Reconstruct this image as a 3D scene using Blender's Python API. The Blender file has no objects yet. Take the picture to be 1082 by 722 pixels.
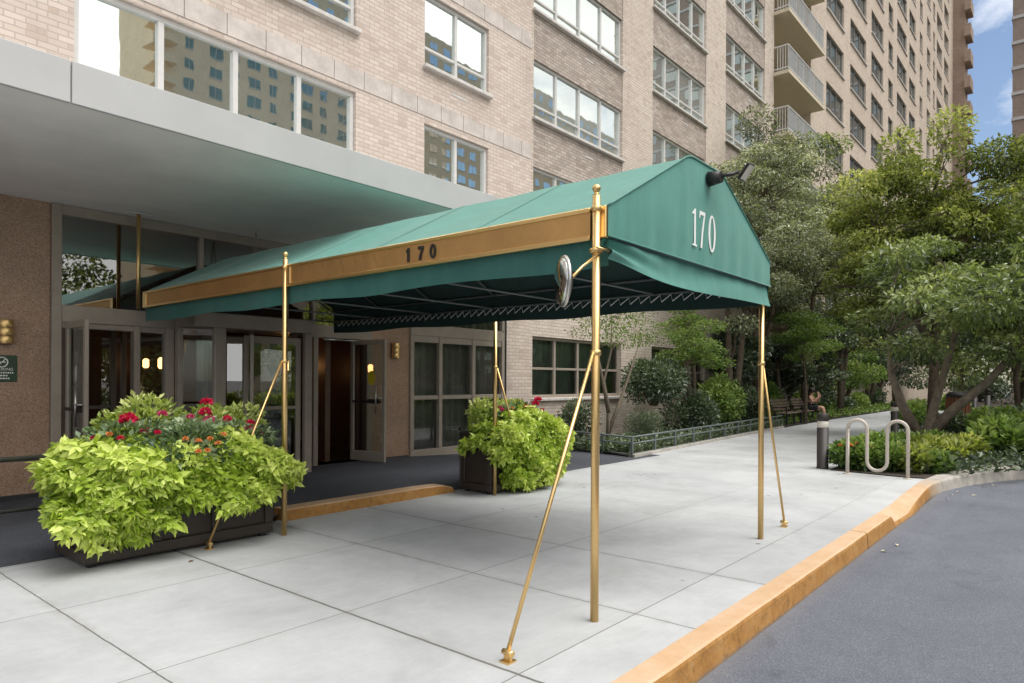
import bpy, math, random
import numpy as np
from mathutils import Vector, Matrix
random.seed(7); RNG = np.random.default_rng(11)
PI = math.pi; R = math.radians
sc = bpy.context.scene
col = sc.collection

# ------------------------------------------------------------------ helpers
def link(o): col.objects.link(o); return o
def tag(o, label=None, cat=None, group=None, kind=None):
    if label: o['label'] = label
    if cat: o['category'] = cat
    if group: o['group'] = group
    if kind: o['kind'] = kind
    return o
def empty(name, loc=(0,0,0), label=None, cat=None, group=None, rz=0):
    o = link(bpy.data.objects.new(name, None)); o.location = loc; o.rotation_euler.z = rz
    o.empty_display_size = .2
    return tag(o, label, cat, group)
def copy_tree(o, parent=None):
    c = o.copy(); col.objects.link(c); c.parent = parent
    for ch in list(o.children): copy_tree(ch, c)
    return c

class MB:
    def __init__(s): s.v=[]; s.f=[]; s.m=[]; s.sm=[]
    def add(s, vs, fs, mi=0, smooth=False):
        b=len(s.v); s.v += [tuple(v) for v in vs]
        for f in fs: s.f.append(tuple(b+i for i in f)); s.m.append(mi); s.sm.append(smooth)
    def quad(s, a,b,c,d, mi=0): s.add([a,b,c,d],[(0,1,2,3)],mi)
    def box(s, x0,x1,y0,y1,z0,z1, mi=0, bev=0):
        if x0>x1: x0,x1=x1,x0
        if y0>y1: y0,y1=y1,y0
        if z0>z1: z0,z1=z1,z0
        if bev>0:
            b=min(bev,(x1-x0)*.45,(y1-y0)*.45,(z1-z0)*.45)
            # chamfered box
            xs=(x0,x1); ys=(y0,y1); zs=(z0,z1); V={}; vs=[]
            for i in (0,1):
                for j in (0,1):
                    for k in (0,1):
                        sx=b if i==0 else -b; sy=b if j==0 else -b; sz=b if k==0 else -b
                        for ax in range(3):
                            p=[xs[i]+sx,ys[j]+sy,zs[k]+sz]; p[ax]=(xs,ys,zs)[ax][(i,j,k)[ax]]
                            V[i,j,k,ax]=len(vs); vs.append(tuple(p))
            fs=[]
            for ax in range(3):
                o1,o2=[a for a in range(3) if a!=ax]
                for e in (0,1):
                    f=[]
                    for (p,q) in ((0,0),(1,0),(1,1),(0,1)):
                        ijk=[0,0,0]; ijk[ax]=e; ijk[o1]=p; ijk[o2]=q
                        f.append(V[ijk[0],ijk[1],ijk[2],ax])
                    fs.append(f)
                for p in (0,1):
                    for q in (0,1):
                        a=[0,0,0]; a[o1]=p; a[o2]=q; c=list(a); c[ax]=1
                        fs.append((V[a[0],a[1],a[2],o1],V[a[0],a[1],a[2],o2],V[c[0],c[1],c[2],o2],V[c[0],c[1],c[2],o1]))
            for i in (0,1):
                for j in (0,1):
                    for k in (0,1): fs.append((V[i,j,k,0],V[i,j,k,1],V[i,j,k,2]))
            s.add(vs,fs,mi); return
        s.add([(x0,y0,z0),(x1,y0,z0),(x1,y1,z0),(x0,y1,z0),(x0,y0,z1),(x1,y0,z1),(x1,y1,z1),(x0,y1,z1)],
              [(0,3,2,1),(4,5,6,7),(0,1,5,4),(1,2,6,5),(2,3,7,6),(3,0,4,7)],mi)
    def tube(s, pts, rad, n=8, mi=0, cap=True):
        pts=[Vector(p) for p in pts]
        if not hasattr(rad,'__len__'): rad=[rad]*len(pts)
        b=len(s.v); u=None
        for i,p in enumerate(pts):
            t=(pts[min(i+1,len(pts)-1)]-pts[max(i-1,0)])
            t=t.normalized() if t.length>1e-9 else Vector((0,0,1))
            if u is None:
                u=t.cross(Vector((0,0,1)))
                if u.length<1e-3: u=Vector((1,0,0))
            u=(u-t*u.dot(t)).normalized(); w=t.cross(u)
            for k in range(n):
                a=2*PI*k/n; s.v.append(tuple(p+rad[i]*(u*math.cos(a)+w*math.sin(a))))
        for i in range(len(pts)-1):
            for k in range(n):
                k2=(k+1)%n
                s.f.append((b+i*n+k,b+i*n+k2,b+(i+1)*n+k2,b+(i+1)*n+k)); s.m.append(mi); s.sm.append(True)
        if cap:
            s.f.append(tuple(b+k for k in range(n))[::-1]); s.m.append(mi); s.sm.append(False)
            e=b+(len(pts)-1)*n
            s.f.append(tuple(e+k for k in range(n))); s.m.append(mi); s.sm.append(False)
    def lathe(s, prof, c=(0,0,0), n=16, mi=0):   # prof: (r,z)
        b=len(s.v)
        for r,z in prof:
            for k in range(n):
                a=2*PI*k/n; s.v.append((c[0]+r*math.cos(a),c[1]+r*math.sin(a),c[2]+z))
        for i in range(len(prof)-1):
            for k in range(n):
                k2=(k+1)%n
                s.f.append((b+i*n+k,b+i*n+k2,b+(i+1)*n+k2,b+(i+1)*n+k)); s.m.append(mi); s.sm.append(True)
        for e,rev in ((0,True),(len(prof)-1,False)):
            if prof[e][0]>1e-4:
                f=[b+e*n+k for k in range(n)]
                s.f.append(tuple(f[::-1] if rev else f)); s.m.append(mi); s.sm.append(False)
    def ball(s, c, r, n=10, mi=0, sc_=(1,1,1)):
        prof=[(max(1e-5,math.sin(PI*i/n)),-math.cos(PI*i/n)) for i in range(n+1)]
        b=len(s.v); s.lathe([(p*r,z*r) for p,z in prof],(0,0,0),n+4,mi)
        for i in range(b,len(s.v)):
            x,y,z=s.v[i]; s.v[i]=(c[0]+x*sc_[0],c[1]+y*sc_[1],c[2]+z*sc_[2])
    def sheet(s, fn, nu, nv, mi=0, smooth=True):
        vs=[fn(i/nu,j/nv) for j in range(nv+1) for i in range(nu+1)]
        fs=[(j*(nu+1)+i,j*(nu+1)+i+1,(j+1)*(nu+1)+i+1,(j+1)*(nu+1)+i) for j in range(nv) for i in range(nu)]
        s.add(vs,fs,mi,smooth)
    def build(s, name, mats, parent=None, loc=None):
        me=bpy.data.meshes.new(name); me.from_pydata(s.v,[],s.f)
        if not isinstance(mats,(list,tuple)): mats=[mats]
        for m in mats: me.materials.append(m)
        me.polygons.foreach_set('material_index',s.m); me.polygons.foreach_set('use_smooth',s.sm)
        me.update()
        o=link(bpy.data.objects.new(name,me)); o.parent=parent
        if loc: o.location=loc
        return o
def struct(name, mb, m): return tag(mb.build(name,m),kind='structure')

# ------------------------------------------------------------------ materials
class NT:
    def __init__(s,name):
        s.m=bpy.data.materials.new(name); s.m.use_nodes=True; s.t=s.m.node_tree; s.t.nodes.clear()
        s.out=s.n('ShaderNodeOutputMaterial')
    def n(s,typ,**kw):
        nd=s.t.nodes.new(typ)
        for k,v in kw.items():
            if k.startswith('_'): nd.inputs[k[1:].replace('_',' ')].default_value=v
            else: setattr(nd,k,v)
        return nd
    def l(s,a,b): s.t.links.new(a,b)
    def obj(s): return s.n('ShaderNodeTexCoord').outputs['Object']
    def noise(s,scale,detail=4,rough=.6,vec=None,dist=0):
        nd=s.n('ShaderNodeTexNoise',_Scale=scale,_Detail=detail,_Roughness=rough,_Distortion=dist)
        s.l(vec if vec is not None else s.obj(),nd.inputs['Vector']); return nd.outputs['Fac']
    def ramp(s,fac,stops):
        r=s.n('ShaderNodeValToRGB'); e=r.color_ramp.elements
        while len(e)<len(stops): e.new(.5)
        for i,(p,c) in enumerate(stops):
            e[i].position=p; e[i].color=(c if len(c)==4 else (*c,1)) if hasattr(c,'__len__') else (c,c,c,1)
        s.l(fac,r.inputs['Fac']); return r.outputs['Color']
    def mix(s,fac,a,b,mode='MIX'):
        m=s.n('ShaderNodeMix',data_type='RGBA',blend_type=mode)
        for sock,v in ((m.inputs['Factor'],fac),(m.inputs['A'],a),(m.inputs['B'],b)):
            if hasattr(v,'default_value') or hasattr(v,'links'): s.l(v,sock)
            else: sock.default_value=v if not hasattr(v,'__len__') else ((*v,1) if len(v)==3 else v)
        # the three sockets above are float/vector/colour variants; pick colour ones explicitly
        return m
    def mixc(s,fac,a,b,mode='MIX'):
        m=s.n('ShaderNodeMixRGB',blend_type=mode)
        for sock,v in ((m.inputs['Fac'],fac),(m.inputs['Color1'],a),(m.inputs['Color2'],b)):
            if isinstance(v,bpy.types.NodeSocket): s.l(v,sock)
            elif hasattr(v,'__len__'): sock.default_value=(*v,1) if len(v)==3 else v
            else:
                sock.default_value = v if sock.type=='VALUE' else (v,v,v,1)
        return m.outputs['Color']
    def math(s,op,a,b=0,c=None):
        m=s.n('ShaderNodeMath',operation=op)
        for i,v in enumerate((a,b) if c is None else (a,b,c)):
            if isinstance(v,bpy.types.NodeSocket): s.l(v,m.inputs[i])
            else: m.inputs[i].default_value=v
        return m.outputs[0]
    def principled(s,color,rough=.7,metal=0,spec=.5,bump=None,bstr=.2,bdist=.01):
        p=s.n('ShaderNodeBsdfPrincipled'); 
        for nm,v in (('Base Color',color),('Roughness',rough),('Metallic',metal),('Specular IOR Level',spec)):
            if isinstance(v,bpy.types.NodeSocket): s.l(v,p.inputs[nm])
            else: p.inputs[nm].default_value=(*v,1) if hasattr(v,'__len__') and len(v)==3 else v
        if bump is not None:
            b=s.n('ShaderNodeBump',_Strength=bstr,_Distance=bdist); s.l(bump,b.inputs['Height']); s.l(b.outputs[0],p.inputs['Normal'])
        s.l(p.outputs[0],s.out.inputs['Surface']); return p
def m_simple(name,c,rough=.6,metal=0,spec=.5,var=.15,scale=6,bump=0):
    t=NT(name); n=t.noise(scale,5)
    d=tuple(x*(1-var) for x in c); b=tuple(min(1,x*(1+var)) for x in c)
    cc=t.ramp(n,[(.3,d),(.7,b)])
    t.principled(cc,rough,metal,spec,bump=t.noise(scale*12,3) if bump else None,bstr=bump); return t.m
def m_brick(name,c1,c2,mort,bw=.22,bh=.076,stain=.35,grad=True):
    t=NT(name); o=t.obj(); sp=t.n('ShaderNodeSeparateXYZ'); t.l(o,sp.inputs[0])
    cb=t.n('ShaderNodeCombineXYZ'); t.l(t.math('ADD',sp.outputs[0],sp.outputs[1]),cb.inputs[0]); t.l(sp.outputs[2],cb.inputs[1])
    br=t.n('ShaderNodeTexBrick',_Scale=1.0,_Mortar_Size=.0085,_Mortar_Smooth=.15,_Bias=0.0,_Brick_Width=bw,_Row_Height=bh)
    br.inputs['Color1'].default_value=(*c1,1); br.inputs['Color2'].default_value=(*c2,1); br.inputs['Mortar'].default_value=(*mort,1)
    t.l(cb.outputs[0],br.inputs['Vector'])
    # odd bricks, darker or pinker
    mp=t.n('ShaderNodeMapping'); mp.inputs['Scale'].default_value=(1/bw,1/bh,1); t.l(cb.outputs[0],mp.inputs[0])
    fl_=t.n('ShaderNodeVectorMath',operation='FLOOR'); t.l(mp.outputs[0],fl_.inputs[0]); wn=t.n('ShaderNodeTexWhiteNoise'); t.l(fl_.outputs[0],wn.inputs['Vector'])
    c=t.mixc(t.ramp(wn.outputs['Value'],[(.0,.6),(.30,0)]),br.outputs['Color'],t.mixc(1,br.outputs['Color'],(.74,.68,.64),'MULTIPLY'))
    c=t.mixc(br.outputs['Fac'],c,(*mort,1))
    st=t.noise(.45,6,.65,dist=.6)
    c=t.mixc(t.ramp(st,[(.3,stain*.8),(.6,0)]),c,t.mixc(1,c,(.62,.57,.54),'MULTIPLY'))
    # rain streaks
    mp2=t.n('ShaderNodeMapping'); mp2.inputs['Scale'].default_value=(2.2,.18,1); t.l(cb.outputs[0],mp2.inputs[0])
    c=t.mixc(t.ramp(t.noise(1.5,5,.7,mp2.outputs[0]),[(.52,0),(.8,.35)]),c,t.mixc(1,c,(.66,.60,.56),'MULTIPLY'))
    t.principled(c,.9,0,.2,bump=t.math('SUBTRACT',1,br.outputs['Fac']),bstr=.5,bdist=.006); return t.m
def m_stone(name,c,joint=.9):
    t=NT(name); o=t.obj(); sp=t.n('ShaderNodeSeparateXYZ'); t.l(o,sp.inputs[0])
    fr=t.math('FRACT',t.math('DIVIDE',sp.outputs[0],joint))
    j=t.math('LESS_THAN',fr,.016)
    n=t.noise(3,6,.7); c0=t.ramp(n,[(.3,tuple(x*.72 for x in c)),(.7,tuple(x*1.1 for x in c))])
    t.principled(t.mixc(j,c0,(.09,.08,.07)),.85,0,.2,bump=t.noise(60,3),bstr=.15); return t.m
def m_granite(name):
    t=NT(name); v=t.n('ShaderNodeTexVoronoi',_Scale=150.0); t.l(t.obj(),v.inputs['Vector'])
    sp=t.n('ShaderNodeSeparateColor'); t.l(v.outputs['Color'],sp.inputs[0])
    c=t.ramp(sp.outputs[0],[(0,(.22,.13,.085)),(.25,(.34,.21,.14)),(.6,(.43,.285,.20)),(1,(.56,.42,.32))])
    big=t.noise(1.2,4); c=t.mixc(1,c,t.ramp(big,[(.3,.78),(.7,1.1)]),'MULTIPLY')
    t.principled(c,.35,0,.4); return t.m
def m_concrete(name,joints=True):
    t=NT(name); o=t.obj(); sp=t.n('ShaderNodeSeparateXYZ'); t.l(o,sp.inputs[0]); X,Y=sp.outputs[0],sp.outputs[1]
    n1=t.noise(.9,7,.7,dist=.4); n2=t.noise(9,6,.75); n3=t.noise(160,2,.5)
    c=t.ramp(n1,[(.25,(.41,.42,.43)),(.5,(.515,.53,.54)),(.75,(.60,.615,.625))])
    c=t.mixc(t.ramp(n2,[(.35,.22),(.65,0)]),c,t.mixc(1,c,(.72,.71,.70),'MULTIPLY'))
    c=t.mixc(t.ramp(n3,[(.3,.25),(.55,0)]),c,t.mixc(1,c,(.7,.7,.7),'MULTIPLY'))
    # broom marks along the walk
    mp=t.n('ShaderNodeMapping'); mp.inputs['Scale'].default_value=(1.2,22,1); t.l(o,mp.inputs[0])
    c=t.mixc(t.ramp(t.noise(2.2,5,.7,mp.outputs[0]),[(.4,.16),(.7,0)]),c,t.mixc(1,c,(.75,.74,.73),'MULTIPLY'))
    # gum spots and stains
    v=t.n('ShaderNodeTexVoronoi',_Scale=2.3,_Randomness=1.0); t.l(o,v.inputs['Vector'])
    vc=t.n('ShaderNodeSeparateColor'); t.l(v.outputs['Color'],vc.inputs[0])
    spot=t.math('MULTIPLY',t.ramp(v.outputs['Distance'],[(.042,.8),(.07,0)]),t.math('GREATER_THAN',vc.outputs[0],.45))
    c=t.mixc(spot,c,(.12,.115,.11))
    cv=t.n('ShaderNodeTexVoronoi',feature='DISTANCE_TO_EDGE',_Scale=.34); wv=t.n('ShaderNodeVectorMath',operation='ADD'); nzc=t.n('ShaderNodeTexNoise',_Scale=2.5,_Detail=5.0); t.l(o,nzc.inputs['Vector']); t.l(o,wv.inputs[0]); t.l(nzc.outputs['Color'],wv.inputs[1]); t.l(wv.outputs[0],cv.inputs['Vector'])
    crk=t.math('MULTIPLY',t.math('LESS_THAN',cv.outputs['Distance'],.0016),t.math('GREATER_THAN',t.noise(.5,2),.60)); c=t.mixc(t.math('MULTIPLY',crk,.7),c,(.14,.13,.12))
    st=t.noise(.55,4,.6,dist=1.2); c=t.mixc(t.ramp(st,[(.55,0),(.72,.35)]),c,t.mixc(1,c,(.70,.66,.60),'MULTIPLY'))
    bump=t.noise(90,4,.7)
    if joints:
        def jt(v_,off,step,wid):
            f=t.math('FRACT',t.math('DIVIDE',t.math('SUBTRACT',v_,off-wid/2),step)); return t.math('LESS_THAN',f,wid/step)
        wob=t.math('MULTIPLY',t.math('SUBTRACT',t.noise(7,3),.5),.012)
        Xw=t.math('ADD',X,wob); Yw=t.math('ADD',Y,wob)
        nearx=t.math('LESS_THAN',X,5.8); jx=t.math('MAXIMUM',t.math('MULTIPLY',jt(Xw,1.515,1.19,.010),nearx),t.math('MULTIPLY',jt(Xw,7.515,2.40,.009),t.math('SUBTRACT',1,nearx))); jy=jt(Yw,3.64,1.44,.007)
        wide=t.math('MULTIPLY',jt(Xw,2.70,40,.018),1.0)
        jj=t.math('MAXIMUM',t.math('MAXIMUM',jx,jy),wide)
        soft=t.math('MAXIMUM',jt(Xw,1.515,1.19,.10),jt(Yw,3.64,1.44,.09))
        # slab-to-slab tone
        cb=t.n('ShaderNodeCombineXYZ')
        t.l(t.math('FLOOR',t.math('DIVIDE',t.math('SUBTRACT',X,1.515),1.19)),cb.inputs[0]); t.l(t.math('FLOOR',t.math('DIVIDE',t.math('SUBTRACT',Y,3.64),1.44)),cb.inputs[1])
        wn=t.n('ShaderNodeTexWhiteNoise'); t.l(cb.outputs[0],wn.inputs['Vector'])
        c=t.mixc(1,c,t.ramp(wn.outputs['Value'],[(0,.90),(1,1.0)]),'MULTIPLY')
        c=t.mixc(t.math('MULTIPLY',soft,.03),c,(.30,.29,.27))
        fade=t.n('ShaderNodeMapRange'); fade.inputs['From Min'].default_value=5.5; fade.inputs['From Max'].default_value=10.5; fade.inputs['To Min'].default_value=.85; fade.inputs['To Max'].default_value=.22; t.l(X,fade.inputs['Value'])
        c=t.mixc(t.math('MULTIPLY',jj,fade.outputs[0]),c,(.10,.095,.085))
        # dirt gathering along joints and at the kerb
        dirt=t.noise(3.2,6,.75,dist=.8); gx=t.math('ABSOLUTE',t.math('SUBTRACT',t.math('FRACT',t.math('DIVIDE',t.math('SUBTRACT',Xw,1.515-.595),1.19)),.5)); gfx=t.ramp(gx,[(0,1),(.05,0)])
        c=t.mixc(t.math('MULTIPLY',t.math('MULTIPLY',gfx,nearx),t.ramp(dirt,[(.42,0),(.72,.55)])),c,(.22,.205,.175))
        wt=t.noise(.33,3,.5,dist=.7); c=t.mixc(t.ramp(wt,[(.42,.30),(.58,0)]),c,t.mixc(1,c,(.76,.77,.79),'MULTIPLY'))
        bump=t.math('SUBTRACT',t.math('MULTIPLY',bump,.12),jj)
    t.principled(c,.88,0,.25,bump=bump,bstr=.35,bdist=.004); return t.m
def m_asphalt(name,c=.085,rough=.85,dirt=False):
    t=NT(name); v=t.n('ShaderNodeTexVoronoi',_Scale=260.0); t.l(t.obj(),v.inputs['Vector'])
    sp=t.n('ShaderNodeSeparateColor'); t.l(v.outputs['Color'],sp.inputs[0])
    base=t.ramp(sp.outputs[0],[(0,(c*.55,c*.68,c*.82)),(.7,(c,c*1.04,c*1.28)),(.93,(c*1.3,c*1.33,c*1.48)),(1,(c*2.1,c*2.1,c*2.3))])
    big=t.noise(.7,6,.7,dist=.5); cc=t.mixc(1,base,t.ramp(big,[(.25,.80),(.75,1.18)]),'MULTIPLY')
    mpa=t.n('ShaderNodeMapping'); mpa.inputs['Scale'].default_value=(.12,1.6,1); t.l(t.obj(),mpa.inputs[0])
    cc=t.mixc(t.ramp(t.noise(1.1,5,.65,mpa.outputs[0]),[(.5,0),(.7,.4)]),cc,t.mixc(1,cc,(1.35,1.33,1.28),'MULTIPLY'))
    cc=t.mixc(t.ramp(t.noise(1.9,4,.6,dist=1.0),[(.60,0),(.72,.45)]),cc,t.mixc(1,cc,(.62,.61,.60),'MULTIPLY'))
    if dirt:
        sy=t.n('ShaderNodeSeparateXYZ'); t.l(t.obj(),sy.inputs[0]); md=t.n('ShaderNodeMapRange'); md.inputs['From Min'].default_value=1.50; md.inputs['From Max'].default_value=1.63
        t.l(t.math('ADD',sy.outputs[1],t.math('MULTIPLY',t.math('SUBTRACT',t.noise(14,8,.9),.5),.26)),md.inputs['Value'])
        cc=t.mixc(t.math('MULTIPLY',md.outputs[0],.40),cc,(.22,.21,.20))
        ce=t.n('ShaderNodeTexVoronoi',feature='DISTANCE_TO_EDGE',_Scale=.42); wv=t.n('ShaderNodeVectorMath',operation='ADD'); nzc=t.n('ShaderNodeTexNoise',_Scale=2.0,_Detail=6.0); t.l(t.obj(),nzc.inputs['Vector']); t.l(t.obj(),wv.inputs[0]); t.l(nzc.outputs['Color'],wv.inputs[1]); t.l(wv.outputs[0],ce.inputs['Vector'])
        crk=t.math('MULTIPLY',t.math('LESS_THAN',ce.outputs['Distance'],.0035),t.math('GREATER_THAN',t.noise(.4,2),.56)); cc=t.mixc(t.math('MULTIPLY',crk,.6),cc,(.03,.03,.03))
    t.principled(cc,rough,0,.3,bump=t.math('ADD',v.outputs['Distance'],t.noise(70,3)),bstr=.5,bdist=.006); return t.m
def m_kerbpaint(name):
    t=NT(name); n=t.noise(5,7,.75,dist=.3); n2=t.noise(30,5,.7); o=t.obj()
    c=t.ramp(n,[(.25,(.29,.135,.035)),(.5,(.42,.21,.06)),(.75,(.50,.29,.11))])
    ge=t.n('ShaderNodeNewGeometry'); s2=t.n('ShaderNodeSeparateXYZ'); t.l(ge.outputs['Normal'],s2.inputs[0])
    up=t.math('GREATER_THAN',s2.outputs[2],.7)
    top=t.ramp(t.noise(3.2,6,.7),[(.3,(.58,.385,.225)),(.7,(.68,.51,.37))])
    c=t.mixc(t.math('MULTIPLY',up,.80),c,top)          # worn, chalky on top
    c=t.mixc(t.ramp(n2,[(.58,0),(.70,.55)]),c,(.40,.34,.27))
    c=t.mixc(t.math('MULTIPLY',t.math('SUBTRACT',1.15,up),t.ramp(t.noise(17,7,.8,dist=.2),[(.52,0),(.68,.55)])),c,(.075,.050,.028))
    sz=t.n('ShaderNodeSeparateXYZ'); t.l(o,sz.inputs[0])
    lowd=t.n('ShaderNodeMapRange'); lowd.inputs['From Min'].default_value=-.13; lowd.inputs['From Max'].default_value=-.165; t.l(t.math('ADD',sz.outputs[2],t.math('MULTIPLY',t.math('SUBTRACT',t.noise(16,4,.7),.5),.05)),lowd.inputs['Value'])
    c=t.mixc(t.math('MULTIPLY',lowd.outputs[0],.85),c,(.16,.145,.13))
    fx=t.n('ShaderNodeMapRange'); fx.inputs['From Min'].default_value=11.2; fx.inputs['From Max'].default_value=12.25; t.l(t.math('ADD',sz.outputs[0],t.math('MULTIPLY',t.math('SUBTRACT',t.noise(6,6,.75),.5),1.6)),fx.inputs['Value'])
    c=t.mixc(fx.outputs[0],c,(.43,.385,.33))
    t.principled(c,.75,0,.3,bump=n2,bstr=.4,bdist=.008); return t.m
def m_metal(name,c,rough=.3,var=.12,scale=4):
    t=NT(name); n=t.noise(scale,6,.7); n2=t.noise(scale*14,3)
    cc=t.ramp(n,[(.3,tuple(x*(1-var) for x in c)),(.7,c)])
    rr=t.n('ShaderNodeMapRange'); rr.inputs['To Min'].default_value=rough*.7; rr.inputs['To Max'].default_value=rough*1.5; t.l(n2,rr.inputs['Value'])
    t.principled(cc,rr.outputs[0],1.0,.5); return t.m
def m_canvas(name,c):
    t=NT(name); n=t.noise(2.2,6,.7,dist=.4); o=t.obj()
    mp=t.n('ShaderNodeMapping'); mp.inputs['Scale'].default_value=(5,5,.5); t.l(o,mp.inputs[0])
    n2=t.noise(2,5,.7,mp.outputs[0])
    cc=t.ramp(n,[(.3,tuple(x*.85 for x in c)),(.7,tuple(x*1.08 for x in c))])
    cc=t.mixc(t.ramp(n2,[(.45,0),(.75,.3)]),cc,tuple(min(1,x*1.35+.03) for x in c))
    w=t.noise(420,2,.5)
    p=t.principled(cc,.62,0,.4,bump=w,bstr=.12,bdist=.002)
    p.inputs['Sheen Weight'].default_value=.35; p.inputs['Sheen Roughness'].default_value=.4
    p.inputs['Sheen Tint'].default_value=(.75,.95,.9,1); return t.m
def m_pane(name,inner,fac=.5,tint=(.93,1,.97)):
    t=NT(name); d=t.n('ShaderNodeBsdfDiffuse'); n=t.noise(.8,3)
    t.l(t.ramp(n,[(.35,tuple(x*.6 for x in inner)),(.65,inner)]),d.inputs['Color'])
    g=t.n('ShaderNodeBsdfGlossy',_Roughness=.015); g.inputs['Color'].default_value=(*tint,1)
    b=t.n('ShaderNodeBump',_Strength=.05,_Distance=.02); t.l(t.noise(1.3,2),b.inputs['Height']); t.l(b.outputs[0],g.inputs['Normal'])
    fr=t.n('ShaderNodeFresnel',_IOR=1.5)
    mx=t.n('ShaderNodeMixShader'); t.l(t.math('MINIMUM',t.math('ADD',fr.outputs[0],fac),.97),mx.inputs[0]); t.l(d.outputs[0],mx.inputs[1]); t.l(g.outputs[0],mx.inputs[2])
    t.l(mx.outputs[0],t.out.inputs['Surface']); return t.m
def m_glass(name,tint=(.62,.68,.66),ior=2.0):
    t=NT(name); tr=t.n('ShaderNodeBsdfTransparent'); tr.inputs[0].default_value=(*tint,1)
    g=t.n('ShaderNodeBsdfGlossy',_Roughness=.01); g.inputs['Color'].default_value=(.9,.92,.92,1)
    fr=t.n('ShaderNodeFresnel',_IOR=ior); mx=t.n('ShaderNodeMixShader')
    t.l(fr.outputs[0],mx.inputs[0]); t.l(tr.outputs[0],mx.inputs[1]); t.l(g.outputs[0],mx.inputs[2]); t.l(mx.outputs[0],t.out.inputs['Surface']); return t.m
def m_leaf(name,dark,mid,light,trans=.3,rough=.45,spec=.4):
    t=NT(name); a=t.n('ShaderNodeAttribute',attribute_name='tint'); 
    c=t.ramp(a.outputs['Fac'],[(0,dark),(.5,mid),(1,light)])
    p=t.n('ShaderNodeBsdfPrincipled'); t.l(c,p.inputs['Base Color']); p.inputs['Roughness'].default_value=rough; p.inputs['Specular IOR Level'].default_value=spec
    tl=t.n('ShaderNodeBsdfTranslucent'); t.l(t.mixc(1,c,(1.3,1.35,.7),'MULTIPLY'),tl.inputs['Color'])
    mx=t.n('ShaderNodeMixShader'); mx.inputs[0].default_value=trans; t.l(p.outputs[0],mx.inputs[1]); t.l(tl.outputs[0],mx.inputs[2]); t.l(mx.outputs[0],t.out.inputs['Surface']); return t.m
def m_emit(name,c,s):
    t=NT(name); e=t.n('ShaderNodeEmission',_Strength=s); e.inputs[0].default_value=(*c,1); t.l(e.outputs[0],t.out.inputs['Surface']); return t.m
def m_curtain(name,c):
    t=NT(name); n=t.noise(3,3); t.principled(t.ramp(n,[(.3,tuple(x*.8 for x in c)),(.7,c)]),.9,0,.1); return t.m

M={}
M['brick']=m_brick('pale pink brick',(.69,.595,.525),(.605,.515,.45),(.49,.425,.38))
M['brick2']=m_brick('beige pier brick',(.70,.61,.53),(.61,.53,.455),(.46,.40,.35))
M['spandrel']=m_brick('grey spandrel brick',(.58,.50,.44),(.40,.34,.30),(.30,.27,.245),stain=.5)
M['brickfar']=m_brick('warm tower brick',(.68,.58,.485),(.59,.50,.41),(.48,.42,.36))
M['brickwing']=m_brick('brown wing brick',(.42,.32,.255),(.36,.27,.21),(.40,.33,.28))
M['brickopp']=m_brick('tan brick across the road',(.95,.76,.48),(.88,.68,.42),(.80,.66,.48))  # albedo raised so the colour carries the golden sunlight
M['stone']=m_stone('stone course',(.62,.56,.52),.62)
M['sill']=m_simple('stone sill',(.60,.57,.54),.8,var=.12,bump=.1)
M['granite']=m_granite('speckled brown granite')
M['gbase']=m_simple('dark base stone',(.035,.035,.037),.5)
M['slab']=m_simple('painted soffit',(.86,.84,.82),.7,var=.08,scale=1.2)
M['fascia']=m_simple('pale grey fascia metal',(.47,.47,.47),.45,var=.06,scale=1.5)
M['alu']=m_simple('pale aluminium frame',(.62,.61,.59),.4,var=.06)
M['bronze']=m_simple('taupe anodised frame',(.35,.30,.25),.4,var=.08,spec=.5)
M['bronzedark']=m_simple('dark bronze rail',(.11,.085,.065),.4)
M['darkframe']=m_simple('dark window frame',(.17,.16,.15),.5)
M['pane']=m_pane('reflective window glass',(.10,.13,.125),.70)
M['panec']=m_pane('window glass with blinds behind',(.36,.39,.37),.48)
M['panet']=m_pane('tower window glass',(.12,.13,.13),.22)
M['panemir']=m_pane('greenish far windows',(.12,.24,.20),.0)
M['skypane']=m_pane('shop window glass',(.20,.24,.23),.78,(.93,1,.98))
M['glass']=m_glass('door glass',(.70,.74,.71),3.1)
M['glass2']=m_glass('curtained window glass',(.70,.74,.72),1.7)
M['curtain']=m_curtain('grey curtain',(.30,.29,.26))
M['curtaing']=m_curtain('green grey curtain',(.27,.33,.27))
M['lobbywall']=m_simple('dark lobby panelling',(.115,.065,.042),.4)
M['lobbyfloor']=m_simple('dark lobby floor',(.05,.045,.04),.25)
M['lamp']=m_emit('lobby lamp glow',(1,.46,.16),8)
M['conc']=m_concrete('sidewalk concrete')
M['concplain']=m_concrete('plain concrete',False)
M['asphalt']=m_asphalt('fresh asphalt',.155,.85,True)
M['carpet']=m_asphalt('dark entrance paving',.085,.9)
M['gold']=m_kerbpaint('worn orange kerb paint')
M['kerbgrey']=m_simple('grey kerb concrete',(.42,.39,.35),.85,var=.25,scale=5,bump=.3)
M['ground']=m_simple('bare ground',(.12,.11,.10),.9)
M['soil']=m_simple('dark mulch soil',(.055,.042,.032),.95,var=.5,scale=14,bump=.6)
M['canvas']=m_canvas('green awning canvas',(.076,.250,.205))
M['canvasshade']=m_canvas('shaded green valance canvas',(.028,.125,.110))  # darker copy of the awning canvas, side shade put into the colour
M['inner_shade']=m_simple('dark awning inner shade',(.016,.045,.040),.9)  # shade inside the awning, put into a dark colour
M['brass']=m_metal('polished brass',(.86,.60,.27),.34)
M['brassd']=m_metal('brushed brass panel',(.72,.44,.18),.5,.2,2)
M['white']=m_simple('white lettering',(.84,.84,.82),.6,var=.03)
M['black']=m_simple('black metal',(.018,.017,.016),.5)
M['iron']=m_simple('grey green iron',(.12,.14,.135),.5)
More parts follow.
